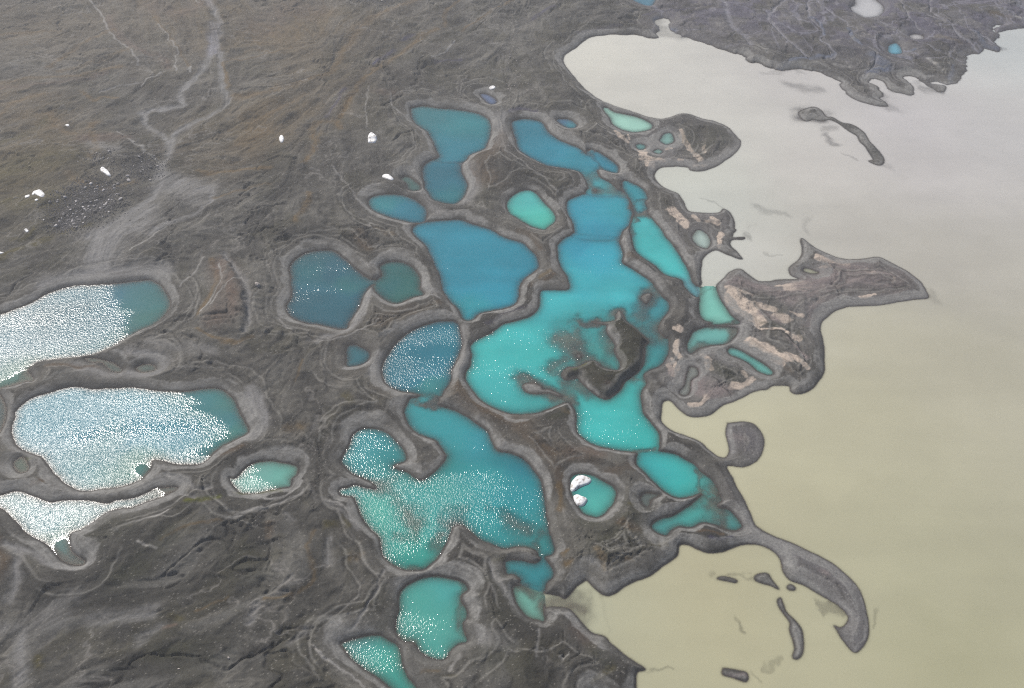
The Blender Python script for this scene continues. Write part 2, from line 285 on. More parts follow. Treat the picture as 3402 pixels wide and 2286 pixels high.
# submerged bars and shoals: sheet points, half width in survey units, strength
SHOALS = [("G 520,760 620,790", 85, .95), ("G 600,700 640,850", 60, .9), ("G 480,940 560,880", 45, .85),
 ("G 230,1050 320,1040 420,1080 560,1150", 42, .9), ("G 630,640 760,650", 28, .95), ("G 850,600 900,590", 40, .8),
 ("G 1060,440 1080,520 1070,620", 55, .85), ("G 1100,760 1130,700", 55, .6), ("G 780,760 830,850", 60, .6), ("G 560,1080 680,1090", 45, .8),
 ("G 540,1180 600,1060", 30, .7), ("G 1010,1000 1060,1000", 30, .9), ("G 880,100 950,60", 18, .7),
 ("C 650,1000 720,1040 760,1110", 14, .6), ("C 690,1150 740,1240 880,1250", 38, .62), ("C 980,1390 1080,1395", 18, .85), ("C 1000,1310 1080,1320", 10, .5),
 ("C 960,1330 985,1390 975,1440", 12, .8), ("G 1400,470 1440,420", 10, .3), ("H 100,665 310,665", 14, .9), ("G 1640,720 1610,790", 40, .8),
 ("G 1480,800 1340,850", 20, .7), ("F 1200,1160 1290,1165", 26, 1.0), ("J 1110,420 1150,520", 52, .85), ("J 1330,460 1440,450", 40, .6), ("J 890,260 970,300 1080,400", 35, .6),
 ("J 1340,560 1300,640", 30, .7), ("J 1000,560 1180,560", 22, .6), ("K 210,450 320,500", 50, .8), ("K 60,390 230,430", 18, .4), ("K 400,550 340,640", 25, .5),
 ("K 220,860 330,930", 30, .7), ("K 400,1000 620,1000", 45, 1.0), ("J 1100,840 1190,850", 20, .5), ("J 1440,900 1440,1180", 25, .5),
 ("K 1490,290 1520,350 1440,340", 48, .8), ("K 1410,120 1425,290", 14, .7), ("K 1545,400 1560,520", 30, .75), ("K 1500,400 1530,340", 40, .6),
 ("K 1000,50 1160,30", 20, .8), ("F 850,405 870,380", 12, .9), ("F 620,700 680,680", 14, .9), ("B 1250,1040 1440,1065", 10, .4),
 ("D 230,545 330,575 430,580", 32, .85), ("D 330,740 450,760", 48, .95), ("D 440,840 510,840", 22, .8), ("D 480,880 520,920", 16, .85), ("D 860,1060 900,1080", 18, .4), ("D 570,990 690,1050", 9, .5), ("D 850,620 930,700", 30, .45),
 ("D 0,1340 60,1385 230,1420", 20, .45), ("D 340,1440 370,1510", 20, .25), ("H 330,80 370,105", 16, .5), ("H 1540,450 1600,500", 30, .4), ("H 500,200 540,200", 6, .35),
 ("L 310,1160 360,1205", 14, .7), ("L 480,1435 600,1415", 12, .45), ("L 840,1040 940,1060", 16, .6), ("L 300,870 400,870", 9, .5), ("L 120,850 170,855", 9, .5), ("L 1150,1080 1160,1200", 14, .4),
 ("L 360,1480 400,1540", 14, .4), ("K 1080,1450 1220,1480", 9, .5), ("D 1080,560 1240,610", 26, .8), ("D 740,470 860,470", 10, .6), ("D 930,600 1010,620", 16, .6), ("C 1150,130 1180,220 1300,230", 34, .7), ("D 1540,280 1600,320", 22, .8),
 ("D 60,470 330,470", 10, .4), ("C 1430,1280 1560,1340", 8, .4), ("H 370,60 420,30", 12, .15), ("K 780,1000 800,1180", 14, .18), ("J 1010,1210 1130,1270", 22, .5), ("E 150,1000 210,1020", 24, .5), ("I 420,680 520,750", 22, .5), ("I 1050,300 1140,275", 14, .5)]

# open water across the shallow sills, so that neighbouring basins join
JOINTS = ["G 612,60 870,75 880,128 600,122", "C 700,1225 910,1240 935,1300 700,1290", "C 1002,1365 1070,1365 1078,1425 1002,1425",
 "G 1440,380 1525,380 1520,455 1437,450", "F 835,375 880,372 882,412 842,420", "F 1195,1105 1290,1120 1262,1200 1120,1178", "K 1450,275 1530,285 1535,345 1455,345",
 "G 1020,1475 1135,1475 1140,1535 1025,1535", "K 270,865 400,885 395,965 260,925", "K 383,690 418,700 412,750 383,745", "G 1392,415 1432,425 1430,480 1392,465", "C 690,975 740,985 720,1070 670,1040",
 "F 600,660 700,660 690,695 610,690"]

# ---------------------------------------------------------------- colour of the ground, as strokes
CLR = {'gr': (150, 147, 147), 'lt': (166, 162, 160), 'oc': (126, 108, 82), 'rd': (124, 105, 95), 'ol': (100, 92, 58), 'dk': (66, 62, 58),
       'mk': (76, 76, 62), 'gn': (104, 108, 44), 'sm': (214, 198, 186), 'pk': (150, 139, 138), 'bl': (122, 127, 144), 'li': (150, 147, 154), 'pu': (92, 88, 108), 'bw': (108, 92, 76)}
# colour, half width, strength, line
PAINT = [l.split('|') for l in """
gr|20|.7|A 1320,0 1380,60 1420,150 1425,250 1385,370 1340,450 1290,520 1210,590 1170,650 1200,700 1130,720 1000,730 930,760
li|26|.5|A 1410,190 1400,300 1385,380
gr|18|.85|A 1440,370 1455,560 1490,690 1460,750 1350,790 1200,860 1140,900 1120,1000 1060,1110
gr|24|.8|A 1060,1110 1050,1220 980,1330 850,1420 700,1520 600,1568
gr|16|.6|A 930,760 960,830 1060,900 1110,970
gr|60|.45|A 1060,1180 1250,1240 1340,1260
gr|14|.6|A 1380,1250 1390,1330 1300,1430 1100,1500 1000,1568
gr|60|.45|A 960,1400 860,1500 E 740,100 680,220
gr|120|.42|A 900,1500 E 720,100 690,250
gr|80|.36|A 1120,1250 1270,1330
gr|60|.45|E 300,420 600,375 900,335 1080,330
gr|50|.5|E 700,120 660,240 640,340 500,380
lt|5|.7|A 520,0 580,25 660,90 700,200 760,280 880,380 905,440
rd|26|.45|A 720,130 760,230 900,350 1060,400 1100,460
oc|9|.6|A 1010,140 1130,290 1200,400 1240,460
lt|4|.5|A 1040,190 1150,330 1155,400 1150,480
lt|5|.7|A 930,580 960,550 1030,525 1080,495
gr|5|.6|A 650,620 760,580 930,555
lt|4|.6|A 1230,490 1250,460 1240,500
lt|5|.5|A 1265,0 1300,50
lt|6|.6|A 780,870 850,920 920,980
lt|7|.45|A 920,980 1020,1060 1060,1100
gr|40|.4|A 620,960 760,1010
oc|22|.5|A 0,590 200,560 500,520 800,460
rd|20|.45|A 0,620 300,590 700,500
oc|14|.5|A 0,255 250,215 400,212
oc|20|.55|A 330,470 560,330 760,220
oc|18|.5|A 400,500 640,440 850,360
oc|20|.6|A 0,820 60,750 150,680 300,640
ol|30|.5|A 0,960 150,900 330,800
oc|26|.5|A 330,760 400,860 520,900 640,820
oc|14|.7|A 540,620 620,680 680,640 760,660
rd|45|.5|A 560,930 820,910
oc|26|.6|A 440,1160 560,1220 700,1260 880,1210
ol|110|.5|A 0,1180 250,1080 480,1060
ol|70|.6|A 60,1330 200,1380 340,1330
oc|20|.5|A 600,840 640,980 600,1060
oc|10|.7|A 1460,440 1480,520 1510,640
oc|9|.65|A 1490,440 1640,405 1764,370 B 200,378 330,330
oc|12|.5|A 1500,400 1640,345 1764,350
oc|26|.5|A 1520,670 1764,640 B 240,590
oc|12|.4|A 1640,150 1650,260 1700,310
rd|80|.3|A 1000,60 1150,120 1300,60
rd|120|.25|B 150,200 300,100 450,100
oc|18|.6|A 1300,1130 1450,1150 1764,1120
oc|12|.5|A 1400,1320 1560,1270 1764,1220
oc|26|.55|A 1560,960 1764,880 B 60,850 240,740 420,640
oc|28|.5|B 0,690 240,620 420,560 600,500 700,320 900,130 1150,20
oc|16|.8|B 870,490 790,560 700,690 640,790
oc|24|.8|B 650,860 600,810 500,830 460,870 500,920 530,880
oc|18|.8|B 500,930 480,990 420,1080
oc|26|.65|B 1270,215 1180,260 1080,350 960,430 880,480
oc|20|.65|B 450,1280 420,1380 370,1470
oc|12|.5|B 1330,200 1330,110 1400,30 1470,-20
oc|12|.55|B 1764,20 1600,120 1440,220
rd|40|.35|B 900,640 980,640
oc|20|.3|B 860,1500 1000,1560
oc|13|.3|B 330,60 380,200 360,270
pu|16|.7|B 870,450 930,400 990,350
pu|14|.6|B 1050,280 1130,250
pu|14|.5|B 570,780 620,700 680,620
pu|12|.6|B 1260,430 1430,410
pu|18|.7|C 330,150 400,110 470,80
pu|16|.5|C 190,750 260,735 350,745
lt|4|.6|B 1240,415 1330,370 1390,300
lt|4|.4|B 840,600 820,780 820,870
lt|4|.4|B 970,640 1010,740 1110,810
lt|5|.4|B 600,1100 740,1290 830,1380
gr|30|.4|B 1180,1240 1230,1320 1280,1380
gr|40|.5|B 1500,1080 1510,1200 1460,1320
gr|60|.5|B 1680,780 1660,960
bw|80|.45|B 1600,1000 1560,1120 1640,1200
dk|60|.4|A 430,1400 560,1320 700,1260
dk|34|.35|A 430,1480 560,1440
dk|40|.35|A 900,1080 950,1180
dk|30|.4|B 780,10 940,20
dk|6|.8|B 0,632 200,600 400,555 540,515 600,440 625,280
dk|7|.6|A 0,562 250,510 450,460 660,420 850,400
dk|7|.5|A 330,440 500,320 720,230
dk|5|.5|A 900,330 1060,400
dk|5|.5|B 560,820 700,640 760,560
dk|30|.4|B 880,1110 960,1130
dk|50|.35|A 60,1480 200,1440
dk|60|.3|A 400,1180 500,1100
dk|10|.4|E 0,90 100,80 220,30
ol|26|.9|E -20,280 100,210 300,140 460,80 600,50
ol|20|.6|E 60,120 160,130 230,60
oc|18|.6|E 1390,290 1420,400 1340,580 1300,650
oc|14|.6|E 1310,740 1400,800 1550,822 1660,790
rd|80|.55|E 1460,320 1520,560 1450,680
gr|16|.7|E 1470,240 1540,340 1610,430 1630,600 1620,760
lt|5|.6|E 1590,400 1480,490 1390,600
lt|5|.5|E 1450,300 1440,460 1320,640
gr|36|.3|E 1000,800 1200,850 1400,880
lt|4|.5|E 870,230 990,160 1070,80 1240,0
lt|4|.45|E 1180,440 1260,360 1340,270
gr|30|.5|E 1640,1100 1720,1250 1690,1380 1560,1420
gr|30|.5|E 860,860 1050,900 1060,960 960,1000 700,1000 500,950
bw|20|.6|E 330,960 460,960 640,960
bw|30|.5|I 1450,60 1580,20
bw|22|.6|I 230,250 290,240
gr|12|.5|I 1080,200 1200,230 1290,290 1390,280
gr|10|.4|I 1180,310 1270,350
bw|40|.5|I 0,650 60,800 0,900
gr|26|.45|I 140,700 120,880 60,1010
gr|36|.45|I 0,1190 130,1230 150,1400 160,1568
lt|8|.5|I 770,575 900,520 1000,490 1110,425
lt|4|.6|I 910,640 1030,680
gr|18|.45|I 60,640 200,700 330,770 500,800 620,740
gr|12|.5|I 500,700 470,620 540,540 700,430
lt|4|.6|I 1480,480 1600,450 1764,390
lt|4|.5|I 1620,300 1764,350
ol|16|.7|J -350,370 -180,370
gn|20|.65|I 1230,375 1320,370 1420,350
gn|16|.6|J -20,305 90,300 270,290
gn|16|.6|I 160,70 200,80
ol|24|.6|I 270,1370 260,1450
oc|10|.5|I 1070,630 1200,550 1450,500
oc|10|.4|I 1300,1080 1500,990
rd|14|.6|I 1070,1200 1150,1190
ol|24|.4|I 1130,1120 1190,1140
gr|40|.35|I 600,1140 800,1130 1000,1080
gr|30|.35|I 900,1290 1000,1220 1050,1180
gr|60|.3|I 200,1150 400,1130
gr|40|.25|I 330,1060 500,980
mk|110|.4|I 600,600 800,520
mk|90|.4|I 800,860 900,800 1100,600
mk|100|.3|I 1100,1350 1400,1350
mk|90|.35|J 850,1080 950,1000 930,1160
mk|120|.3|I 1500,700 1650,820
gr|16|.4|J 300,470 320,510
oc|15|.6|J 470,560 450,680 490,830 440,920 300,980 150,1010
ol|30|.6|J 560,520 640,500 700,530
oc|28|.6|J 740,740 790,745
bw|20|.4|J 190,520 200,600
gr|10|.5|J 720,1200 780,1120 880,960 930,820
lt|3|.5|J 450,1300 600,1430 800,1568
lt|4|.6|J -20,455 120,420 350,350 420,290
lt|4|.6|J 60,300 180,345 300,340 400,260
lt|5|.4|J 450,290 560,340 700,430 780,540
gr|14|.35|J 500,340 640,420 780,560
gr|20|.4|J 580,620 570,780
gr|14|.3|J 330,860 250,920
gr|20|.35|J 120,1050 60,1160
gr|24|.3|J 330,1280 430,1210
gr|14|.5|J 1640,760 1680,900 1764,980
oc|16|.5|J 1180,1460 1280,1470
ol|16|.4|J 1330,1510 1400,1510
lt|10|.4|J 1370,1460 1430,1380
ol|22|.5|J 1650,760 1700,720
dk|26|.4|J 1560,900 1640,1000
gr|40|.4|F 60,1150 140,1290
bw|36|.45|F 760,100 830,200
bw|60|.4|F 900,680 1000,620 1100,590
bw|30|.35|F 1200,560 1280,540
lt|6|.5|F 860,60 850,30 880,40
lt|5|.5|F 900,650 800,720 540,800 420,790
gr|20|.6|F 840,440 780,600 720,700 500,790
lt|6|.5|F 1000,560 1200,500 1300,510
gr|20|.6|F 1180,380 1250,470
ol|26|.45|F 680,1150 720,1190
oc|38|.45|F 310,1370 400,1360
dk|10|.4|F 380,830 390,960 330,1120
oc|6|.4|F 400,930 370,1060
lt|5|.5|F 250,640 290,700 380,720
gr|14|.5|F 700,950 780,920 860,900
gr|30|.5|F 900,880 870,1000
bw|50|.5|F 1400,1080 1500,1200 1700,1260
gr|22|.7|F 1460,680 1460,900 1400,1000
bw|60|.5|G 0,1200 120,1270 280,1290
bw|60|.4|G 250,1340 330,1440 500,1500 700,1540
dk|14|.35|G 300,1290 380,1400 500,1500
mk|36|.6|G 440,1270 550,1230
oc|18|.4|G 520,1220 560,1240
bw|26|.5|G 240,70 340,100 380,180
dk|12|.5|G 420,160 430,230
oc|16|.5|G 440,330 380,370
bw|20|.5|G 470,350 400,400 320,430
dk|8|.5|G 320,420 300,520 320,560
pu|16|.5|G 40,670 200,590 310,560
mk|60|.75|G 900,680 1000,760 960,840 970,920
mk|50|.65|G 700,950 850,1020 900,1040
mk|24|.5|G 720,1060 800,1100
rd|30|.5|G 750,1040 820,1070
gn|13|.8|G 600,985 650,955 695,925
gn|7|.7|G 800,655 840,652
gr|12|.7|G 840,690 890,780
lt|8|.6|G 660,1000 710,1080 760,1120
bw|30|.4|G 960,220 1010,240
dk|26|.4|G 1100,1000 1180,1100
mk|60|.35|G 1560,960 1640,1040
sm|8|.8|G 1270,790 1265,850 1290,890
sm|5|.8|G 1240,900 1280,960
sm|10|.6|G 1220,930 1250,1000
sm|10|.8|G 1255,705 1290,720
sm|8|.85|G 1550,80 1560,160
sm|9|.7|G 1480,0 1540,10
sm|16|.75|G 1290,-10 1320,20
sm|9|.6|G 1460,910 1490,960
sm|8|.6|G 1430,880 1450,900
pk|36|.55|G 1400,960 1400,1100 1550,1100
pk|20|.5|G 1200,800 1240,1000
sm|6|.7|G 1350,1200 1420,1190
sm|5|.6|G 1620,1090 1700,1050 1764,1020
sm|5|.6|G 1640,1070 1700,1080
sm|26|.95|H 270,480 300,550 370,590 430,640
sm|12|.8|H 330,500 430,560
sm|9|.8|H 430,545 540,580
sm|12|.75|H 540,620 610,635
sm|6|.9|H 400,660 460,700 560,710 650,745 700,755
sm|18|.95|H 390,785 470,830 540,870 590,900
sm|8|.85|H 520,900 580,940
sm|8|.85|H 600,860 670,900 710,940 735,970
sm|22|.9|H 640,440 725,425
sm|4|.9|H 560,415 720,415
sm|7|.85|H 220,432 290,440 390,470
sm|10|.9|H 805,240 870,260 950,265 1000,290
sm|10|.8|H 1130,320 1170,330
sm|6|.9|H 1090,490 1180,478
sm|7|.9|H 840,302 885,296
sm|4|.9|H 1295,370 1300,395
sm|4|.7|H 650,600 700,620
sm|15|.9|H 270,1060 320,1075
sm|5|.8|H 330,1060 410,1035
sm|8|.7|H 325,985 350,1010
sm|7|.7|H 30,1200 60,1170 90,1130
sm|8|.6|H 90,930 110,960
lt|8|.7|H 710,880 730,900
pk|120|1.0|H 760,440 900,360 1050,340 1280,380
pk|50|.7|H 250,390 450,430 620,510
pk|26|.6|H 450,590 560,640
pk|30|.4|H 780,560 760,680
pk|60|.7|H 0,1020 100,1100 200,1110
pk|14|.7|H 620,770 690,830 730,890
pk|24|.5|H 150,1380 320,1400
bw|20|.3|H 600,960 650,990
dk|6|.6|H 350,720 480,710 620,750 680,800
dk|5|.6|H 120,1020 240,1120
mk|60|.3|H 150,960 300,1000
mk|40|.35|H 450,500 600,580
mk|14|.4|H 440,650 620,700 720,760
sm|8|.75|C 880,870 900,910 950,940
sm|16|.95|C 1040,990 1070,1040 1095,1085
sm|6|.8|C 1060,1010 1100,1050 1180,1052
sm|9|.95|C 1310,900 1350,960 1420,1045
sm|4|.8|C 1445,960 1455,1005
sm|3|.8|C 1290,850 1310,900
sm|5|.8|C 950,890 960,920
sm|4|.7|C 1215,980 1230,970
sm|5|.7|C 1280,1048 1300,1045
sm|4|.6|C 1380,1085 1460,1078
lt|4|.6|C 800,890 880,910
sm|18|.85|C 1250,1385 1290,1430 1320,1460
sm|8|.8|C 1380,1415 1415,1445
sm|7|.85|C 1485,1425 1545,1465
dk|40|.3|C 1400,860 1560,880
mk|90|.4|C 1360,900 1480,960 1560,880
dk|12|.5|C 1340,1040 1480,1020
pu|16|.3|C 620,240 750,210 900,190
dk|26|.4|C 130,1190 200,1160 330,1180
lt|4|.4|C 130,820 160,1000 300,1120 420,1200 500,1280
bw|60|.35|C 60,1050 130,900
oc|10|.3|C 0,150 160,30
pu|8|.6|C 1050,120 1130,95 1300,85 1500,60
li|14|.55|C 1510,0 1580,60 1600,150 1700,260 1740,320
bl|26|.75|C 1140,130 1170,180 1250,205
li|6|.75|D 360,0 355,130 440,190 460,240 440,280 500,340 545,370 520,395
li|6|.8|D 370,10 470,80 600,170 670,220 620,240 650,290 740,340 790,370 790,430 740,480 725,515
li|9|.6|D 240,0 160,60 90,140 150,200 230,290 340,380
li|6|.75|D 880,0 980,50 1100,110 1280,180 1440,220 1500,260 1620,310
li|5|.6|D 980,60 1010,140 1080,210
li|7|.75|D 1160,0 1145,70 1190,130 1270,180 1340,260 1480,350
li|6|.75|D 760,130 900,200 1000,250 1130,320 1250,370 1380,415
bl|10|.6|D 370,140 440,170 460,240
bl|20|.7|D 180,450 290,405 380,400 520,370
bl|34|.8|D 780,390 830,430 870,460 780,470
bl|11|.6|D 620,200 640,270 710,320
bl|20|.5|D 900,370 1010,395
bl|16|.6|D 1440,220 1500,300 1600,325
bl|9|.6|D 990,350 1050,340
bl|30|.5|D 1700,0 1764,60
bl|12|.5|D 1300,440 1280,560
oc|22|.3|D 1200,260 1340,300
lt|12|.4|D 530,440 620,440
lt|12|.4|D 50,340 90,370
lt|12|.5|D 1140,400 1240,470
lt|14|.5|D 1700,130 1764,150
oc|20|.3|D 1540,110 1660,130
dk|5|.6|D 180,450 260,400 380,390 390,330 450,310
dk|5|.5|D 1110,230 1200,290 1300,370 1380,380 1390,340
gn|4|.0|D 0,0 10,10
bw|40|.5|K 380,30 460,120 510,260
oc|20|.8|K 480,260 520,340 510,420
rd|50|.35|K 600,60 760,50
bw|40|.4|K 820,180 1000,130
dk|16|.4|K 540,150 600,110 760,110 840,140
mk|150|.4|K 800,640 900,560 1000,460
mk|40|.4|K 600,480 720,520
ol|12|.5|K 960,380 990,385
bw|30|.5|K 880,500 1000,560
oc|24|.75|K 540,770 570,760
oc|12|.6|K 530,720 570,690
oc|20|.6|K 740,700 790,760 800,820
oc|14|.8|K 940,770 975,755
ol|26|.4|K 1130,660 1190,640
bw|12|.7|K 1410,570 1490,570 1560,575
pu|9|.8|K 1480,618 1560,612 1640,595
dk|6|.6|K 820,885 920,820 1060,775
rd|50|.3|K 620,1200 700,1290
mk|40|.45|K 700,1330 830,1440
ol|18|.5|K 720,1540 860,1460
mk|90|.35|K 60,900 150,1100
mk|120|.3|K 60,1380 200,1400
gr|60|.3|K 30,1260 150,1300
gr|8|.4|K 370,1200 360,1400
lt|6|.5|K 60,780 120,880 170,950
lt|5|.4|K 500,1390 530,1405 560,1390
dk|8|.5|L 940,900 1000,980
pk|14|.6|L 820,800 880,830
pk|12|.5|L 570,1000 620,1080
pk|12|.5|L 220,1470 340,1495
lt|9|.7|L 625,760 670,790
lt|6|.5|L 1060,890 1120,1060 1130,1230 1060,1320
""".strip().splitlines()]

# pits: centre, radius (survey units), depth m
PITS = [("A 500,680", 26, 2), ("A 620,575", 30, 2), ("A 380,790", 24, 1.8), ("A 740,500", 24, 1.8), ("A 570,760", 22, 1.5), ("A 470,860", 34, 2), ("A 420,1255", 50, 3), ("A 60,1490", 70, 3), ("A 540,1080", 40, 2),
        ("F 290,790", 42, 3.2), ("F 480,765", 32, 1.4), ("F 30,255", 24, 1.4), ("F 170,280", 32, 1.6), ("F 290,215", 26, 1.2), ("J 625,530", 60, 2.6), ("J 415,405", 28, 1.2), ("K 540,1380", 22, 1.8), ("K 925,535", 20, 1.6), ("K 850,590", 28, 1), ("K 845,685", 30, 1),
        ("C 415,595", 34, 2), ("C 290,490", 10, .8), ("C 425,180", 14, 1), ("C 865,965", 24, 1), ("F 365,1350", 70, 2.5), ("F 700,1150", 50, 2), ("F 800,1120", 30, 1), ("K 1150,650", 40, 1.2), ("B 1010,330", 22, 1.4), ("B 830,450", 20, 1.2), ("B 910,610", 40, 1.4),
        ("J 240,430", 30, .6), ("H 610,970", 40, 1), ("K 700,1400", 24, .8), ("J 1215,60", 40, 1.2), ("E 1600,260", 20, .8), ("J 760,740", 26, .9), ("K 1110,950", 30, .6), ("A 370,1140", 40, 1.5), ("E 1650,990", 26, 1.0), ("I 1140,1140", 30, 1.2), ("E 1010,870", 14, .6)]
# flow of the ground's streaks
FLOW = """A 0,200 500,90|A 0,560 700,420|A 100,900 700,640|A 0,1450 400,1230|A 600,1200 900,1130|A 560,0 880,380|A 1000,100 1150,400|A 1400,100 1350,400|A 1250,600 950,750
A 1450,500 1470,700|A 1400,900 1764,700|A 1100,1250 700,1500|A 900,1500 1764,1240|A 1300,1100 1764,1080|B 0,400 300,340|B 100,100 300,300|B 0,640 550,510|B 100,900 550,600|B 600,500 1000,100|B 1200,300 600,800|B 1600,100 1200,300
B 1700,300 1300,440|B 1000,500 1300,680|B 800,700 1000,900|B 700,950 900,1250|B 300,1100 200,1568|B 450,1100 600,1500|B 0,1200 200,1100|B 1000,1000 1200,930|B 1600,1050 1620,1250|C 200,100 150,400|C 350,300 800,680|C 500,500 900,800|C 700,850 1100,1050|C 100,900 150,1050|C 150,1000 650,1200
C 900,100 1500,60|C 1450,850 1400,1000|C 1100,1250 1300,1400|D 0,150 300,400|D 300,50 700,340|D 800,50 1400,400|D 1100,20 1700,250|D 600,500 850,680|E 0,250 500,100|E 700,0 650,300|E 900,200 1300,0|E 1200,200 1500,100|E 1100,350 1200,500|E 1000,750 1600,900|E 1350,600 1480,300|E 1550,300 1620,700
E 300,970 1300,1020|F 50,500 200,520|F 0,200 200,270|F 100,900 350,750|F 200,1100 400,800|F 500,1000 650,1300|F 650,750 900,600|F 800,1000 1000,1200|F 600,100 1000,80|F 850,100 850,250|F 1000,600 1300,500|F 1450,1100 1764,1290|G 100,1270 500,1480|G 400,1300 700,1500|G 200,60 400,200|G 300,500 450,340|G 900,200 1250,450|G 1250,450 1280,700
G 1100,1000 1200,1300|G 1200,1380 1500,1500|G 1300,200 1420,420|G 1600,950 1764,1100|H 200,450 600,700|H 400,720 700,850|H 700,350 1500,400|H 780,600 840,900|H 0,1050 200,1120|H 250,1500 430,1400|I 100,800 100,1000|I 300,900 700,500|I 400,1050 1050,600|I 500,1000 1100,1050|I 200,1568 700,1200|I 700,1200 1200,1150|I 900,1400 1500,1200|I 1200,700 1400,500|I 1300,450 1764,400
I 1500,950 1764,900|J 200,400 100,700|J 300,400 480,600|J 470,600 470,850|J 450,930 0,1100|J 600,600 560,800|J 700,600 900,850|J 900,850 750,1200|J 0,1300 400,1150|J 500,1350 850,1568|J 200,1500 500,1400|J 1400,650 1700,760|J 1450,750 1764,1100|J 1550,1200 1700,1400|J 1300,1500 1420,1350|J 1000,840 900,700|K 60,800 200,1000|K 0,900 200,1150|K 100,1250 350,1568|K 350,1200 360,1500
K 600,1150 900,1450|K 500,500 560,900|K 700,500 600,700|K 750,650 820,850|K 900,500 1050,600|K 500,100 900,90|K 950,150 1000,300|K 1200,400 1400,300|K 1300,560 1700,580|K 950,850 1250,700|K 1450,150 1700,550|L 600,650 1050,950|L 1050,950 1100,1250|L 450,560 700,700"""

# ---------------------------------------------------------------- grid
def axis(lo, hi, a, b, step_lo, step_hi, far):
    xs = [a]
    while xs[-1] < b:
        t = (xs[-1] - a) / (b - a)
        xs.append(xs[-1] + step_lo + (step_hi - step_lo) * t)
    left, s = [], step_lo
    x = a
    while x > lo:
        s *= 1.35
        x -= s
        left.append(x)
    right, s = [], step_hi
    x = xs[-1]
    while x < hi:
        s *= 1.35
        x += s
        right.append(x)
    return np.array(left[::-1] + xs + right)

HALF = False
q = 2.0 if HALF else 1.0
XS = axis(-6000, 6000, -610, 610, 0.56 * q, 0.56 * q, 0)
YS = axis(-2500, 7000, 168, 960, 0.46 * q, 1.25 * q, 0)
NX, NY = len(XS), len(YS)
X, Y = np.meshgrid(XS.astype(f32), YS.astype(f32))
print("grid", NX, NY, NX * NY)

def lattice(n=256, seed=0):
    return np.random.default_rng(seed).random((n, n)).astype(f32)
LAT = [lattice(256, s) for s in range(8)]

def vnoise(x, y, k=0):
    L = LAT[k % 8]
    xi, yi = np.floor(x), np.floor(y)
    fx, fy = (x - xi).astype(f32), (y - yi).astype(f32)
    xi = xi.astype(np.int32) & 255
    yi = yi.astype(np.int32) & 255
    x1, y1 = (xi + 1) & 255, (yi + 1) & 255
    fx = fx * fx * (3 - 2 * fx)
    fy = fy * fy * (3 - 2 * fy)
    a = L[yi, xi] * (1 - fx) + L[yi, x1] * fx
    b = L[y1, xi] * (1 - fx) + L[y1, x1] * fx
    return a * (1 - fy) + b * fy

def fbm(x, y, s, octs=4, k=0, g=0.5):
    out, amp, tot = 0, 1.0, 0
    for o in range(octs):
        out = out + amp * vnoise(x / s + 17.3 * o + k * 5.1, y / s + 9.7 * o, k + o)
        tot += amp
        amp *= g
        s *= 0.5
    return out / tot

def sstep(a, b, x):
    t = np.clip((x - a) / (b - a), 0, 1)
    return t * t * (3 - 2 * t)

def upd(A, x0, x1, y0, y1):
    i0, i1 = np.searchsorted(XS, [x0, x1])
    j0, j1 = np.searchsorted(YS, [y0, y1])
    return slice(max(j0 - 1, 0), j1 + 1), slice(max(i0 - 1, 0), i1 + 1)

def line_dist(P, closed, cap, XX, YY):
    """capped distance to a polyline on the grid, computed only near each segment"""
    D = np.full(XX.shape, cap, f32)
    m = len(P)
    for i in range(m if closed else m - 1):
        a, b = P[i], P[(i + 1) % m]
        js, is_ = upd(None, min(a[0], b[0]) - cap, max(a[0], b[0]) + cap, min(a[1], b[1]) - cap, max(a[1], b[1]) + cap)
        xx, yy = XX[js, is_], YY[js, is_]
        if xx.size == 0:
            continue
        dx, dy = b - a
        L2 = dx * dx + dy * dy + 1e-9
        t = np.clip(((xx - a[0]) * dx + (yy - a[1]) * dy) / L2, 0, 1)
        d = np.hypot(xx - (a[0] + t * dx), yy - (a[1] + t * dy))
        v = D[js, is_]
        np.minimum(v, d, out=v)
    return D

def inside(P, js=None):
    """even-odd fill on the grid"""
    M = np.zeros((NY, NX), bool)
    x0, y0 = P[:, 0], P[:, 1]
    x1, y1 = np.roll(x0, -1), np.roll(y0, -1)
    j0, j1 = np.searchsorted(YS, [P[:, 1].min(), P[:, 1].max()])
    for j in range(j0, j1):
        y = YS[j]
        c = (y0 > y) != (y1 > y)
        if not c.any():
            continue
        xc = np.sort(x0[c] + (y - y0[c]) / (y1[c] - y0[c]) * (x1[c] - x0[c]))
        k = np.searchsorted(XS, xc)
        for a, b in zip(k[0::2], k[1::2]):
            M[j, a:b] = True
    return M

def roughen(P, amp, seed, ragged=0.0):
    """small natural wobble of a traced shoreline"""
    out = []
    m = len(P)
    for i in range(m):
        a, b = P[i], P[(i + 1) % m]
        L = np.hypot(*(b - a))
        n = 1 if L > 60 else max(1, int(L / 1.6))
        for k in range(n):
            out.append(a + (b - a) * k / n)
    out = np.array(out)
    nx = fbm(out[:, 0], out[:, 1], 7.0, 3, seed) - 0.5
    ny = fbm(out[:, 0], out[:, 1], 7.0, 3, seed + 3) - 0.5
    k = amp + ragged * sstep(640, 760, out[:, 1]) * sstep(60, 160, out[:, 0])
    nx += (fbm(out[:, 0], out[:, 1], 19.0, 3, seed + 1) - 0.5) * 1.2 * (k > amp)
    return out + np.stack([nx, ny], 1) * 2 * k[:, None]

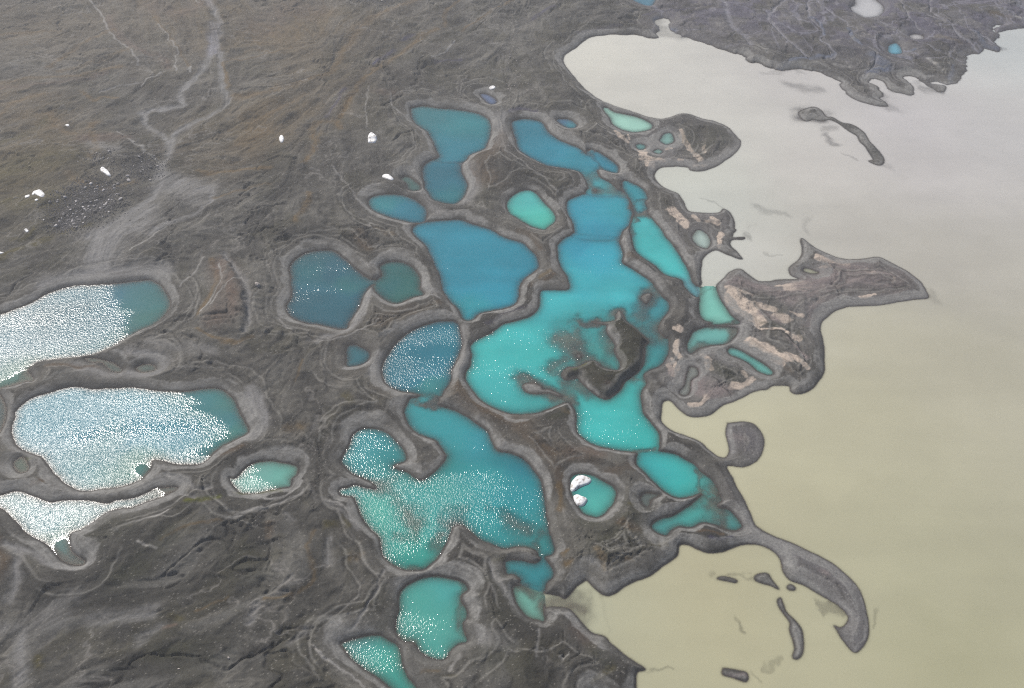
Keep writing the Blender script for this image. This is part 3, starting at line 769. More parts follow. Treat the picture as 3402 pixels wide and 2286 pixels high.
CAP = 30.0
dW = np.full((NY, NX), CAP, f32)                # signed distance to any shoreline, negative in water
owner = np.full((NY, NX), -1, np.int16)
best = np.full((NY, NX), CAP, f32)
polys = [(n, lab, smooth(pts(o)), tints, g) for n, lab, o, tints, g in PONDS]
polys.append(("lake", "wide sand-coloured milky lake filling the right side", smooth(pts(LAKE)), LAKE_TINT, 0.28))
for idx, (n, lab, P, tints, g) in enumerate(polys):
    P = roughen(P, 0.7, idx, 3.2 if n == 'lake' else 0.0)
    d = line_dist(P, True, CAP, X, Y)
    M = inside(P)
    d = np.where(M, -d, d)
    better = d < best
    owner[better & (d < 3.0)] = idx
    best = np.minimum(best, d)
for k, o in enumerate(JOINTS):
    P = roughen(smooth(pts(o)), 0.4, k)
    d = line_dist(P, True, CAP, X, Y)
    d = np.where(inside(P), -d, d)
    best = np.minimum(best, d)
dW = best
isl_id = np.zeros((NY, NX), np.int16)
for k, (lab, o) in enumerate(ISLANDS):
    P = roughen(smooth(pts(o)), 0.35, k + 2)
    d = line_dist(P, True, CAP, X, Y)
    M = inside(P)
    d = np.where(M, -d, d)
    isl_id[d < 2.2] = k + 1
    dW = np.maximum(dW, -d)
print("shores done")

def blob(line, w, s=1.0):
    P, m = brush(line, w)
    D = np.full(X.shape, 1e4, f32)
    for a, b in (zip(P[:-1], P[1:]) if len(P) > 1 else [(P[0], P[0] + 0.01)]):
        dx, dy = b - a
        t = np.clip(((X - a[0]) * dx + (Y - a[1]) * dy) / (dx * dx + dy * dy + 1e-9), 0, 1)
        D = np.minimum(D, np.hypot(X - (a[0] + t * dx), Y - (a[1] + t * dy)))
    return (s * np.exp(-(D / m) ** 2)).astype(f32)
# shoals
shoal = np.zeros((NY, NX), f32)
WX = X + (fbm(X, Y, 14, 5, 2) - 0.5) * 19
WY = Y + (fbm(X, Y, 14, 5, 5) - 0.5) * 19
def brush(line, w):
    P = pts(line)
    m = w / 1.96 * mpp_at(P)
    return P, m
def mpp_at(P):
    # metres per survey pixel around a ground point
    d = math.hypot(P[:, 0].mean(), P[:, 1].mean())
    dep = P[:, 1].mean() * CP + CAM_H * SP
    return dep * TANH / 1701.0
for line, w, s in SHOALS:
    P, m = brush(line, w)
    cap = m * 3.2 + 6
    js, is_ = upd(None, P[:, 0].min() - cap - 8, P[:, 0].max() + cap + 8, P[:, 1].min() - cap - 8, P[:, 1].max() + cap + 8)
    xx, yy = WX[js, is_], WY[js, is_]
    D = np.full(xx.shape, 1e3, f32)
    for a, b in (zip(P[:-1], P[1:]) if len(P) > 1 else [(P[0], P[0] + 0.01)]):
        dx, dy = b - a
        t = np.clip(((xx - a[0]) * dx + (yy - a[1]) * dy) / (dx * dx + dy * dy + 1e-9), 0, 1)
        D = np.minimum(D, np.hypot(xx - (a[0] + t * dx), (yy - (a[1] + t * dy)) * 0.72))
    v = shoal[js, is_]
    np.maximum(v, s * np.exp(-(D / (m * 1.3)) ** 2.6), out=v)

# streak directions (double angle, inverse distance)
cx, cy = np.meshgrid(np.linspace(-620, 620, 125), np.linspace(160, 980, 84))
sc_, ss_, sw_ = np.zeros(cx.shape), np.zeros(cx.shape), np.zeros(cx.shape)
for item in FLOW.replace('\n', '|').split('|'):
    P = pts(item)
    a, b = P[0], P[-1]
    L = np.hypot(*(b - a))
    th = math.atan2(b[1] - a[1], b[0] - a[0])
    for k in range(5):
        p = a + (b - a) * k / 4
        w = 1.0 / (((cx - p[0]) ** 2 + (cy - p[1]) ** 2) + 150.0) ** 1.7
        sc_ += w * math.cos(2 * th); ss_ += w * math.sin(2 * th); sw_ += w
ang = 0.5 * np.arctan2(ss_, sc_)
gi = np.clip((X + 620) / 1240 * 124, 0, 123.99)
gj = np.clip((Y - 160) / 820 * 83, 0, 82.99)
def samp(F):
    i, j = gi.astype(int), gj.astype(int)
    fx, fy = gi - i, gj - j
    return (F[j, i] * (1 - fx) + F[j, i + 1] * fx) * (1 - fy) + (F[j + 1, i] * (1 - fx) + F[j + 1, i + 1] * fx) * fy
c2, s2 = samp(np.cos(2 * ang)), samp(np.sin(2 * ang))
wob = (fbm(X, Y, 40, 3, 1) - 0.5) * 0.9
base_th = (0.5 * np.arctan2(s2, c2) + wob).astype(f32)
gy, gx = np.gradient(dW, YS.astype(f32), XS.astype(f32))
shore_th = np.arctan2(gx, -gy)       # tangent of the shoreline
wsh = 1 - sstep(7, 20, np.abs(dW))
cc = np.cos(2 * base_th) * (1 - wsh) + np.cos(2 * shore_th) * wsh * 1.5
sn = np.sin(2 * base_th) * (1 - wsh) + np.sin(2 * shore_th) * wsh * 1.5
TH = 0.5 * np.arctan2(sn, cc)
DX, DY = np.cos(TH).astype(f32), np.sin(TH).astype(f32)

def lic(scale, step, n, k):
    """noise smeared along the streak directions"""
    out = vnoise(X / scale, Y / scale, k)
    tot = 1.0
    for sgn in (1, -1):
        px, py = X.copy(), Y.copy()
        pdx, pdy = DX * sgn, DY * sgn
        for i in range(n):
            px += pdx * step; py += pdy * step
            ii = np.clip(np.searchsorted(XS, px.ravel()).reshape(px.shape), 0, NX - 1) if False else np.clip(((px - XC0) * XK).astype(np.int32) + IX0, 0, NX - 1)
            jj = np.clip(np.interp(py[::1].ravel(), YS, np.arange(NY)).reshape(py.shape).astype(np.int32), 0, NY - 1)
            ndx, ndy = DX[jj, ii], DY[jj, ii]
            s = np.where(ndx * pdx + ndy * pdy < 0, -1, 1).astype(f32)
            pdx, pdy = ndx * s, ndy * s
            w = 1 - (i + 1) / (n + 1)
            out += w * vnoise(px / scale, py / scale, k)
            tot += w
    out /= tot
    m, sd = float(out[100:-100, 100:-100].mean()), float(out[100:-100, 100:-100].std())
    return np.clip((out - m) / (sd + 1e-6), -3, 3)
IX0 = int(np.searchsorted(XS, -610)); XC0 = XS[IX0]; XK = 1.0 / (0.56 * q)
L1 = lic(1.3, 1.3, 9, 1)        # fine streaks
L2 = lic(4.5, 4.5, 7, 3)        # broad streaks
L3 = lic(13.0, 10.0, 6, 5)      # gullies and ridges
L4 = lic(7.5, 5.0, 6, 2)         # soft elongated patches of silt
crease = np.exp(-(L3 / 0.28) ** 2) * sstep(0.45, 0.6, fbm(X, Y, 55, 3, 3) + 0.04)
print("streaks done")

# ---------------------------------------------------------------- height
land = np.maximum(dW, 0)
bed = np.maximum(-dW, 0)
lowland = np.clip(np.maximum.reduce([blob("H 400,600 800,450 1400,430", 330), blob("H 0,1020 300,1000", 260), blob("C 1200,950 1560,920", 240), blob("C 1450,1450 G 1400,100", 220),
                                 blob("H 300,1420 380,1420", 200), blob("L 450,560 700,700 1000,900 1090,1250", 190), blob("D 600,600 1300,450", 300)]) * 1.3, 0, 1)
bankw = (0.6 + 1.1 * fbm(X, Y, 60, 2, 4)) * (1 - 0.62 * lowland)
far = sstep(5, 26, land)
H = bankw * 3.4 * (1 - np.exp(-land / 4.8))
H += 0.06 * fbm(X, Y, 18, 2, 2) * np.sin(land * 2.3 + 3 * fbm(X, Y, 30, 2, 6)) * sstep(0.6, 2, land) * (1 - sstep(9, 14, land))
islm = (isl_id > 0)
H = np.where(islm & (isl_id != 1), H * 0.45, H)
relief = (fbm(X, Y, 75, 3, 2) - 0.45) * 9 + (fbm(X, Y, 20, 3, 6) - 0.5) * 2.6
H += far * relief * np.where(islm, 0.2, 1) * (1 - 0.6 * lowland)
H += (isl_id == 1) * sstep(1, 4, land) * (1.6 * fbm(X, Y, 7, 3, 2) + 0.8)
Hs = H.copy()
H += sstep(2.5, 14, land) * (L1 * 0.015 + L2 * 0.10 + L4 * 0.16)
_r = 1 - np.abs(2 * fbm(X + 2.0 * L2, Y + 2 * L3, 26, 5, 0) - 1)
H += sstep(4, 16, land) * np.clip((_r - 0.72) / 0.12, -2.5, 2.2) * 0.42
_r2 = 1 - np.abs(2 * fbm(X + 1.2 * L2, Y, 10, 4, 2) - 1)
GUL = np.maximum(0, 1 - np.abs(fbm(X + 3 * L2, Y + 3 * L3, 42, 5, 4) - 0.5) / 0.028) * sstep(0.42, 0.56, fbm(X, Y, 70, 3, 1))
H -= GUL * 1.5 * sstep(6, 16, land)
H += sstep(3, 12, land) * (_r2 - 0.7) * 1.1
H += sstep(2.5, 14, land) * (fbm(X + 4 * L2, Y, 9, 3, 4) - 0.5) * 1.3
H += sstep(1, 6, land) * (fbm(X, Y, 2.4, 2, 7) - 0.5) * 0.22
for c, r, dp in PITS:
    P = pts(c)
    m = r / 1.96 * mpp_at(P)
    rr = np.hypot(X - P[0, 0], (Y - P[0, 1]) * 0.75) / m
    H += np.where(rr < 4, (-dp * 0.6 * np.exp(-rr ** 2 * 1.2) + dp * 0.12 * np.exp(-((rr - 1.35) / 0.35) ** 2)), 0) * sstep(0, 3, land)
# triangular plateau and the rubble mounds
tri = smooth(pts("E 1450,250 1510,260 1600,420 1640,560 1640,760 1560,790 1400,760 1310,680 1380,540 1430,400"))
Dt = line_dist(tri, True, 20, X, Y); Dt = np.where(inside(tri), -Dt, Dt)
H += 4.0 * (1 - sstep(-7, 3, Dt))
H += sstep(5, 18, land) * (L3 * 0.7 - crease * 0.5) * np.where(islm, 0.3, 1)
H = np.maximum(H, 0.12 * np.minimum(land, 1.0)) * (dW > 0)
turb = sstep(0, 25, bed)
D_bed = 0.05 + bed * 0.32 + bed * sstep(0, 8, bed) * 0.12
D_bed = np.minimum(D_bed, 6.0)
lum = (fbm(X, Y, 9, 3, 3) - 0.5) * 1.3 * sstep(1, 8, bed)
D_bed = np.maximum(D_bed + lum * 0.6, 0.05)
D_bed = D_bed * (1 - shoal) + (0.02 + 0.34 * fbm(X, Y, 6, 3, 1) ** 1.6) * shoal
H = np.where(dW > 0, H, -D_bed * sstep(0, 1.0, bed) - 0.02)
H = H.astype(f32)

# ---------------------------------------------------------------- ground colour
def C(c): return srgb(c).astype(f32)


blot = fbm(X + 2.5 * L2, Y, 16, 5, 5) + 0.5 * fbm(X, Y, 60, 2, 1) - 0.75
rid = 1 - np.abs(2 * fbm(X + 2.0 * L2, Y + 2 * L3, 26, 5, 0) - 1)
rid = np.clip((rid - 0.72) / 0.12, -2.5, 2.2)
grit = fbm(X, Y, 2.2, 2, 6) - 0.5
mixn = np.clip(0.46 + 0.02 * L1 + 0.045 * L2 + 0.06 * L3 + 0.04 * rid + blot * 1.9 + grit * 0.5 - 0.22 * GUL - 0.16 * crease, 0, 1)[..., None]  # gullies and creases darkened: relief shade put into the ground colour
col_d, col_m = C((82, 79, 76)), C((124, 120, 115))
RGB = col_d * (1 - mixn) + col_m * mixn
def over(c, a):
    global RGB
    RGB += (C(c) - RGB) * np.clip(a, 0, 1)[..., None]
brn = np.maximum.reduce([blob("A 200,200 800,100 1500,200 B 400,200", 620), blob("A 200,700 200,1200", 420), blob("B 0,900 500,600", 420)])
st = sstep(0.42, 0.75, fbm(X * 0.6, Y, 45, 4, 2) + 0.09 * L2)
over((122, 107, 84), brn * (0.46 + 0.5 * st))
over((104, 96, 70), blob("A 150,1100 300,1350", 330) * 0.45)
over((78, 76, 73), blob("I 500,900 J 200,1200 I 800,1500", 700) * (0.62 - 0.45 * sstep(.45, .62, fbm(X + 5 * L2, Y, 15, 4, 7))))
over((80, 78, 75), blob("K 100,1300 J 1500,1300", 330) * 0.4)
over((108, 100, 92), blob("F 700,700 1200,1200 G 200,1300", 420) * 0.35 * sstep(.4, .7, fbm(X, Y, 25, 3, 1)))
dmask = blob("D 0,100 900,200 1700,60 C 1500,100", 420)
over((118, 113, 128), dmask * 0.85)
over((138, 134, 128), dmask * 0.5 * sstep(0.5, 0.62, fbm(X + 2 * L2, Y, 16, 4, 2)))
imask = np.maximum.reduce([blob("H 400,600 1200,380", 330), blob("H 100,1000", 230), blob("C 1400,950", 300), blob("C 1450,1450", 200)])
over((124, 119, 119), imask * 0.5)
over((126, 122, 124), blob("L 560,620 900,820 1080,1000 1080,1280", 110) * 0.8)
over((140, 136, 137), lowland * (0.45 + 0.25 * L2) * (dmask < 0.3))
over((126, 122, 122), blob("L 250,250 360,480", 90) * 0.7)
over((128, 123, 126), blob("H 300,1400 380,1420", 120) * 0.7)
ptc = sstep(0.3, 1.1, L4 + 0.25 * L2 + (fbm(X, Y, 40, 2, 3) - 0.5) * 2.5)
lowl = np.maximum(blob("I 500,900 J 200,1200 I 800,1500", 900), blob("K 100,1300 J 1500,1300", 330))
over((134, 131, 128), ptc * (0.16 + 0.30 * lowl))
over((66, 64, 60), sstep(0.5, 1.2, -L4 + 0.2 * L2) * (0.12 + 0.25 * lowl))
moss = sstep(0.52, 0.68, fbm(X, Y, 22, 4, 6) + 0.05 * L2) * sstep(6, 16, land)
over((84, 80, 66), moss * 0.45 * (1 - brn * 0.5))

RIV = np.zeros((NY, NX), f32)
WX2 = X + (fbm(X, Y, 8, 3, 2) - 0.5) * 5
WY2 = Y + (fbm(X, Y, 8, 3, 5) - 0.5) * 5
streak_edge = np.clip(0.85 + 0.12 * L1 + 0.16 * L2, 0.3, 1.2)
for key, w, s, line in PAINT:
    w, s = float(w), float(s)
    P0 = pts(line)
    P = smooth(P0, False, 4) if len(P0) > 2 else P0
    m = max(w / 1.96 * mpp_at(P0) * (1.35 if key in ('gr', 'li', 'lt') else 1.1), 0.7)
    cap = m * 2.3
    js, is_ = upd(None, P[:, 0].min() - cap - 3, P[:, 0].max() + cap + 3, P[:, 1].min() - cap - 3, P[:, 1].max() + cap + 3)
    xx, yy = WX2[js, is_], WY2[js, is_]
    if xx.size == 0: continue
    D = np.full(xx.shape, 1e3, f32)
    for a, b in zip(P[:-1], P[1:]):
        dx, dy = b - a
        t = np.clip(((xx - a[0]) * dx + (yy - a[1]) * dy) / (dx * dx + dy * dy + 1e-9), 0, 1)
        np.minimum(D, np.hypot(xx - (a[0] + t * dx), yy - (a[1] + t * dy)), out=D)
    hard = key in ('sm',)
    if hard:
        nz = fbm(X[js, is_], Y[js, is_], 5, 3, 4)
        a_ = s * (1 - sstep(0.75, 1.15, D / (m * 2.1) * (0.45 + 1.1 * nz) - 0.10 * L2[js, is_]))
    else:
        a_ = min(1, s * (1.9 if key in ('gr', 'li', 'lt') else 1.3)) * np.exp(-(D / m) ** 2.4) * streak_edge[js, is_]
    if key in ('gn', 'ol', 'mk'):
        a_ = a_ * sstep(0.3, 0.55, fbm(X[js, is_], Y[js, is_], 9, 4, 3) + 0.15)
    if key in ('gr', 'li'):
        rv = RIV[js, is_]; np.maximum(rv, a_, out=rv)
    R = RGB[js, is_]
    R += (C(CLR[key]) - R) * np.clip(a_, 0, 1)[..., None]

tdl = np.minimum(np.abs(fbm(X + 2 * L2, Y * 0.8 + 2 * L3, 46, 5, 3) - 0.5), np.abs(fbm(X, Y * 0.8, 60, 5, 0) - 0.52))
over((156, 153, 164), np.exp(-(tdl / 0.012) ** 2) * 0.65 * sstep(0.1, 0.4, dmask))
isl1 = (isl_id == 1) * sstep(1.2, 3.0, land)
over((70, 68, 56), isl1 * (0.35 + 0.55 * sstep(0.4, 0.6, fbm(X, Y, 6, 3, 4))))
thr = np.abs(fbm(X + 3 * L2, Y + 4 * L3, 38, 5, 7) - 0.5)
over((150, 145, 142), np.exp(-(thr / 0.010) ** 2) * 0.6 * sstep(0.43, 0.56, fbm(X, Y, 48, 3, 2)) * sstep(4, 12, land))
thr2 = np.abs(fbm(X + 4 * L2, Y + 2 * L3, 24, 4, 1) - 0.47)
over((72, 68, 64), np.exp(-(thr2 / 0.012) ** 2) * 0.40 * sstep(0.45, 0.6, fbm(X, Y, 40, 3, 6)) * sstep(4, 12, land))
spk = RNG.random(X.shape)
patchy = sstep(0.45, 0.65, fbm(X, Y, 30, 3, 5))
over((178, 172, 166), (spk > 0.994 - 0.012 * patchy) * 0.55 * (land > 2))
over((58, 56, 54), (spk < 0.008 + 0.012 * patchy) * 0.45 * (land > 2))
for q_, (r0, r1, sc_q) in enumerate(((5, 14, 30), (7, 24, 38), (12, 22, 26), (4, 19, 50))):
    rr_ = r0 + (r1 - r0) * fbm(X, Y, sc_q, 4, q_ + 1) * 1.3
    msk = sstep(0.45, 0.56, fbm(X, Y, 34, 3, q_ + 3)) * (dW < 28) * (dmask < 0.4)
    over((158, 154, 150), np.exp(-((dW - rr_) / 0.62) ** 2) * 0.55 * msk)
    over((70, 67, 64), np.exp(-((dW - rr_ - 1.5) / 0.75) ** 2) * 0.35 * msk)
# shore bands: pale dry silt with strandlines, then a dark wet rim
nz_s = gy / (np.hypot(gx, gy) + 1e-6)      # which way the bank faces
bwid = 2.6 + 5.2 * fbm(X, Y, 30, 3, 7) ** 1.5 * 1.6 + 0.5 * L2 + 2.2 * np.clip(nz_s, -0.4, 1)
landr = land
land = np.maximum(land + (fbm(X, Y, 7, 4, 1) - 0.5) * 5.0 * sstep(1.0, 3.0, land), 0)
band = sstep(0.3, 1.6, land) * (1 - sstep(bwid * 0.88, bwid * 1.12, land))
bcut = 0.22 + 1.05 * sstep(0.3, 0.6, fbm(X, Y, 22, 3, 1) + 0.1 * L2)
band *= np.where(dmask > 0.25, 0.25, 1.0) * np.clip(bcut, 0.12, 1.0)
strand = 0.5 + 0.5 * np.sin(land * 2.6 + 4 * fbm(X, Y, 26, 2, 6) + 0.4 * L1)
band *= 1 - 0.45 * (isl_id == 1)
over((164, 161, 159), band * (0.66 + 0.10 * strand * fbm(X, Y, 20, 2, 5) * 2 + 0.6 * grit))
over((116, 112, 114), band * (1 - strand) * 0.16 * fbm(X, Y, 15, 2, 0) * 2)
land = landr
rim = (1 - sstep(0.15, 0.7, land))
over((98, 94, 97), rim * 0.6)
bedn = fbm(X, Y, 7, 3, 2)[..., None]
bedc = C((94, 86, 88)) * (1 - bedn) + C((142, 128, 114)) * bedn
bedc = bedc * (0.62 + 0.38 * sstep(0.3, 2.6, bed))[..., None]
RGB = np.where((dW <= 0)[..., None], bedc, RGB)
H = np.where(dW > 1.5, np.maximum(H + (Hs - H) * 0.85 * np.clip(RIV, 0, 1) - 0.8 * RIV * sstep(2, 8, land), 0.12), H).astype(f32)
RGB = (0.145 * np.power(np.maximum(RGB, 1e-4) / 0.145, 1.22) * 0.445 * 0.81 * np.array([0.965, 1.0, 0.985])).astype(f32)
print("colour done")

# ---------------------------------------------------------------- materials
def mat(name):
    m = bpy.data.materials.new(name)
    m.use_nodes = True
    nt = m.node_tree
    nt.nodes.clear()
    return m, nt
def N(nt, t, **kw):
    n = nt.nodes.new(t)
    for k, v in kw.items():
        if k.startswith('i_'):
            n.inputs[k[2:].replace('_', ' ')].default_value = v
        else:
            setattr(n, k, v)
    return n
def ln(nt, a, b): nt.links.new(a, b)

def ground_material():
    m, nt = mat("gravel_and_silt")
    at = N(nt, 'ShaderNodeAttribute', attribute_name="tone")
    tc = N(nt, 'ShaderNodeTexCoord')
    n1 = N(nt, 'ShaderNodeTexNoise', i_Scale=0.9, i_Detail=6.0, i_Roughness=0.7)
    n2 = N(nt, 'ShaderNodeTexNoise', i_Scale=0.25, i_Detail=5.0, i_Roughness=0.65)
    ln(nt, tc.outputs['Object'], n1.inputs['Vector']); ln(nt, tc.outputs['Object'], n2.inputs['Vector'])
    mr = N(nt, 'ShaderNodeMapRange'); mr.inputs['From Min'].default_value = 0.3; mr.inputs['From Max'].default_value = 0.7
    mr.inputs['To Min'].default_value = 0.72; mr.inputs['To Max'].default_value = 1.25
    ln(nt, n1.outputs['Fac'], mr.inputs['Value'])
    mr2 = N(nt, 'ShaderNodeMapRange'); mr2.inputs['From Min'].default_value = 0.3; mr2.inputs['From Max'].default_value = 0.7
    mr2.inputs['To Min'].default_value = 0.86; mr2.inputs['To Max'].default_value = 1.14
    ln(nt, n2.outputs['Fac'], mr2.inputs['Value'])
    mu = N(nt, 'ShaderNodeMath', operation='MULTIPLY')
    ln(nt, mr.outputs[0], mu.inputs[0]); ln(nt, mr2.outputs[0], mu.inputs[1])
    vm = N(nt, 'ShaderNodeVectorMath', operation='SCALE')
    ln(nt, at.outputs['Color'], vm.inputs[0]); ln(nt, mu.outputs[0], vm.inputs['Scale'])
    bp = N(nt, 'ShaderNodeBump', i_Strength=0.55, i_Distance=0.5)
    ln(nt, n1.outputs['Fac'], bp.inputs['Height'])
    b = N(nt, 'ShaderNodeBsdfPrincipled', i_Roughness=0.85)
    b.inputs['Specular IOR Level'].default_value = 0.12
    o = N(nt, 'ShaderNodeOutputMaterial')
    ln(nt, vm.outputs[0], b.inputs['Base Color']); ln(nt, bp.outputs[0], b.inputs['Normal'])
    ln(nt, b.outputs[0], o.inputs[0])
    return m

def water_material():
    m, nt = mat("silty_water")
    tone = N(nt, 'ShaderNodeAttribute', attribute_name="tone")
    clear = N(nt, 'ShaderNodeAttribute', attribute_name="murk")
    chop = N(nt, 'ShaderNodeAttribute', attribute_name="chop")
    tc = N(nt, 'ShaderNodeTexCoord')
    mp = N(nt, 'ShaderNodeMapping'); mp.inputs['Scale'].default_value = (1.0, 0.62, 1.0)
    mp.inputs['Rotation'].default_value = (0, 0, math.radians(14))
    ln(nt, tc.outputs['Object'], mp.inputs[0])
    n1 = N(nt, 'ShaderNodeTexNoise', i_Scale=1.05, i_Detail=2.0, i_Roughness=0.55)
    ln(nt, mp.outputs[0], n1.inputs['Vector'])
    st = N(nt, 'ShaderNodeMath', operation='MULTIPLY'); st.inputs[1].default_value = WAVE
    ln(nt, chop.outputs['Fac'], st.inputs[0])
    bp = N(nt, 'ShaderNodeBump', i_Strength=1.0)
    ln(nt, st.outputs[0], bp.inputs['Distance']); ln(nt, n1.outputs['Fac'], bp.inputs['Height'])
    tr = N(nt, 'ShaderNodeBsdfTransparent')
    df = N(nt, 'ShaderNodeBsdfDiffuse')
    ln(nt, tone.outputs['Color'], df.inputs['Color'])
    mx = N(nt, 'ShaderNodeMixShader')
    ln(nt, clear.outputs['Fac'], mx.inputs[0]); ln(nt, tr.outputs[0], mx.inputs[1]); ln(nt, df.outputs[0], mx.inputs[2])
    gl = N(nt, 'ShaderNodeBsdfGlossy', i_Roughness=0.16)
    rr = N(nt, 'ShaderNodeMapRange'); rr.inputs['To Min'].default_value = 0.012; rr.inputs['To Max'].default_value = 0.27
    sheen = N(nt, 'ShaderNodeAttribute', attribute_name="sheen")
    ln(nt, sheen.outputs['Fac'], rr.inputs['Value']); ln(nt, rr.outputs[0], gl.inputs['Roughness'])
    ln(nt, bp.outputs[0], gl.inputs['Normal'])
    fr = N(nt, 'ShaderNodeFresnel', i_IOR=1.333)
    mg = N(nt, 'ShaderNodeMixShader')
    ln(nt, fr.outputs[0], mg.inputs[0]); ln(nt, mx.outputs[0], mg.inputs[1]); ln(nt, gl.outputs[0], mg.inputs[2])
    o = N(nt, 'ShaderNodeOutputMaterial')
    ln(nt, mg.outputs[0], o.inputs[0])
    return m
WAVE = 0.55

def stone_material(name, a, b):
    m, nt = mat(name)
    tc = N(nt, 'ShaderNodeTexCoord')
    n1 = N(nt, 'ShaderNodeTexNoise', i_Scale=2.0, i_Detail=5.0)
    ln(nt, tc.outputs['Object'], n1.inputs['Vector'])
    oi = N(nt, 'ShaderNodeObjectInfo')
    ad = N(nt, 'ShaderNodeMath', operation='ADD'); ln(nt, n1.outputs['Fac'], ad.inputs[0])
    sc = N(nt, 'ShaderNodeMath', operation='MULTIPLY_ADD'); sc.inputs[1].default_value = 0.9; sc.inputs[2].default_value = -0.45
    ln(nt, oi.outputs['Random'], sc.inputs[0]); ln(nt, sc.outputs[0], ad.inputs[1])
    cr = N(nt, 'ShaderNodeValToRGB')
    cr.color_ramp.elements[0].position = 0.2; cr.color_ramp.elements[0].color = (*srgb(a), 1)
    cr.color_ramp.elements[1].position = 0.9; cr.color_ramp.elements[1].color = (*srgb(b), 1)
    ln(nt, ad.outputs[0], cr.inputs[0])
    bs = N(nt, 'ShaderNodeBsdfPrincipled', i_Roughness=0.8)
    bp = N(nt, 'ShaderNodeBump', i_Strength=0.5, i_Distance=0.2)
    ln(nt, n1.outputs['Fac'], bp.inputs['Height'])
    ln(nt, cr.outputs[0], bs.inputs['Base Color']); ln(nt, bp.outputs[0], bs.inputs['Normal'])
    o = N(nt, 'ShaderNodeOutputMaterial'); ln(nt, bs.outputs[0], o.inputs[0])
    return m

def snow_material():
    m, nt = mat("old_snow")
    tc = N(nt, 'ShaderNodeTexCoord')
    n1 = N(nt, 'ShaderNodeTexNoise', i_Scale=0.6, i_Detail=5.0)
    ln(nt, tc.outputs['Object'], n1.inputs['Vector'])
    cr = N(nt, 'ShaderNodeValToRGB')
    cr.color_ramp.elements[0].position = 0.36; cr.color_ramp.elements[0].color = (0.28, 0.26, 0.24, 1)
    cr.color_ramp.elements[1].position = 0.50; cr.color_ramp.elements[1].color = (0.58, 0.58, 0.585, 1)
    ln(nt, n1.outputs['Fac'], cr.inputs[0])
    bs = N(nt, 'ShaderNodeBsdfPrincipled', i_Roughness=0.55)
    bp = N(nt, 'ShaderNodeBump', i_Strength=0.5, i_Distance=0.5)
    ln(nt, n1.outputs['Fac'], bp.inputs['Height'])
    ln(nt, cr.outputs[0], bs.inputs['Base Color']); ln(nt, bp.outputs[0], bs.inputs['Normal'])
    o = N(nt, 'ShaderNodeOutputMaterial'); ln(nt, bs.outputs[0], o.inputs[0])
    return m

GROUND_M, WATER_M, SNOW_M = ground_material(), water_material(), snow_material()

# ---------------------------------------------------------------- meshes from the grid
def grid_mesh(name, cells, Z, attrs_color, attrs_float, material):
    """cells: boolean (NY-1,NX-1); keeps only the vertices in use"""
    jj, ii = np.nonzero(cells)
    v00 = jj * NX + ii
    quads = np.stack([v00, v00 + 1, v00 + 1 + NX, v00 + NX], 1)
    used = np.zeros(NX * NY, bool)
    used[quads.ravel()] = True
    remap = np.cumsum(used) - 1
    quads = remap[quads].astype(np.int32)
    u = np.nonzero(used)[0]
    co = np.empty((len(u), 3), f32)
    co[:, 0] = X.ravel()[u]; co[:, 1] = Y.ravel()[u]
    co[:, 2] = Z.ravel()[u] if isinstance(Z, np.ndarray) else Z
    me = bpy.data.meshes.new(name)
    me.vertices.add(len(u)); me.vertices.foreach_set("co", co.ravel())
    nq = len(quads)
    me.loops.add(nq * 4); me.loops.foreach_set("vertex_index", quads.ravel())
    me.polygons.add(nq)
    me.polygons.foreach_set("loop_start", np.arange(0, nq * 4, 4, dtype=np.int32))
    me.polygons.foreach_set("use_smooth", np.ones(nq, bool))
    me.update(calc_edges=True)
    for an, A in attrs_color.items():
        at = me.color_attributes.new(an, 'FLOAT_COLOR', 'POINT')
        c4 = np.ones((len(u), 4), f32)
        c4[:, :3] = A.reshape(-1, 3)[u]
        at.data.foreach_set("color", c4.ravel())
    for an, A in attrs_float.items():
        at = me.attributes.new(an, 'FLOAT', 'POINT')
        at.data.foreach_set("value", A.ravel()[u].astype(f32))
    me.materials.append(material)
    ob = bpy.data.objects.new(name, me)
    col.objects.link(ob)
    return ob

cell_isl = isl_id[:-1, :-1]
g = grid_mesh("ground", cell_isl == 0, H, {"tone": RGB}, {}, GROUND_M)
g["kind"] = "structure"
g["label"] = "grey-brown moraine ground with streaked gravel, silt and moss"
for k, (lab, o) in enumerate(ISLANDS):
    ob = grid_mesh("island", cell_isl == k + 1, H, {"tone": RGB}, {}, GROUND_M)
    ob["kind"] = "structure"
    ob["label"] = lab

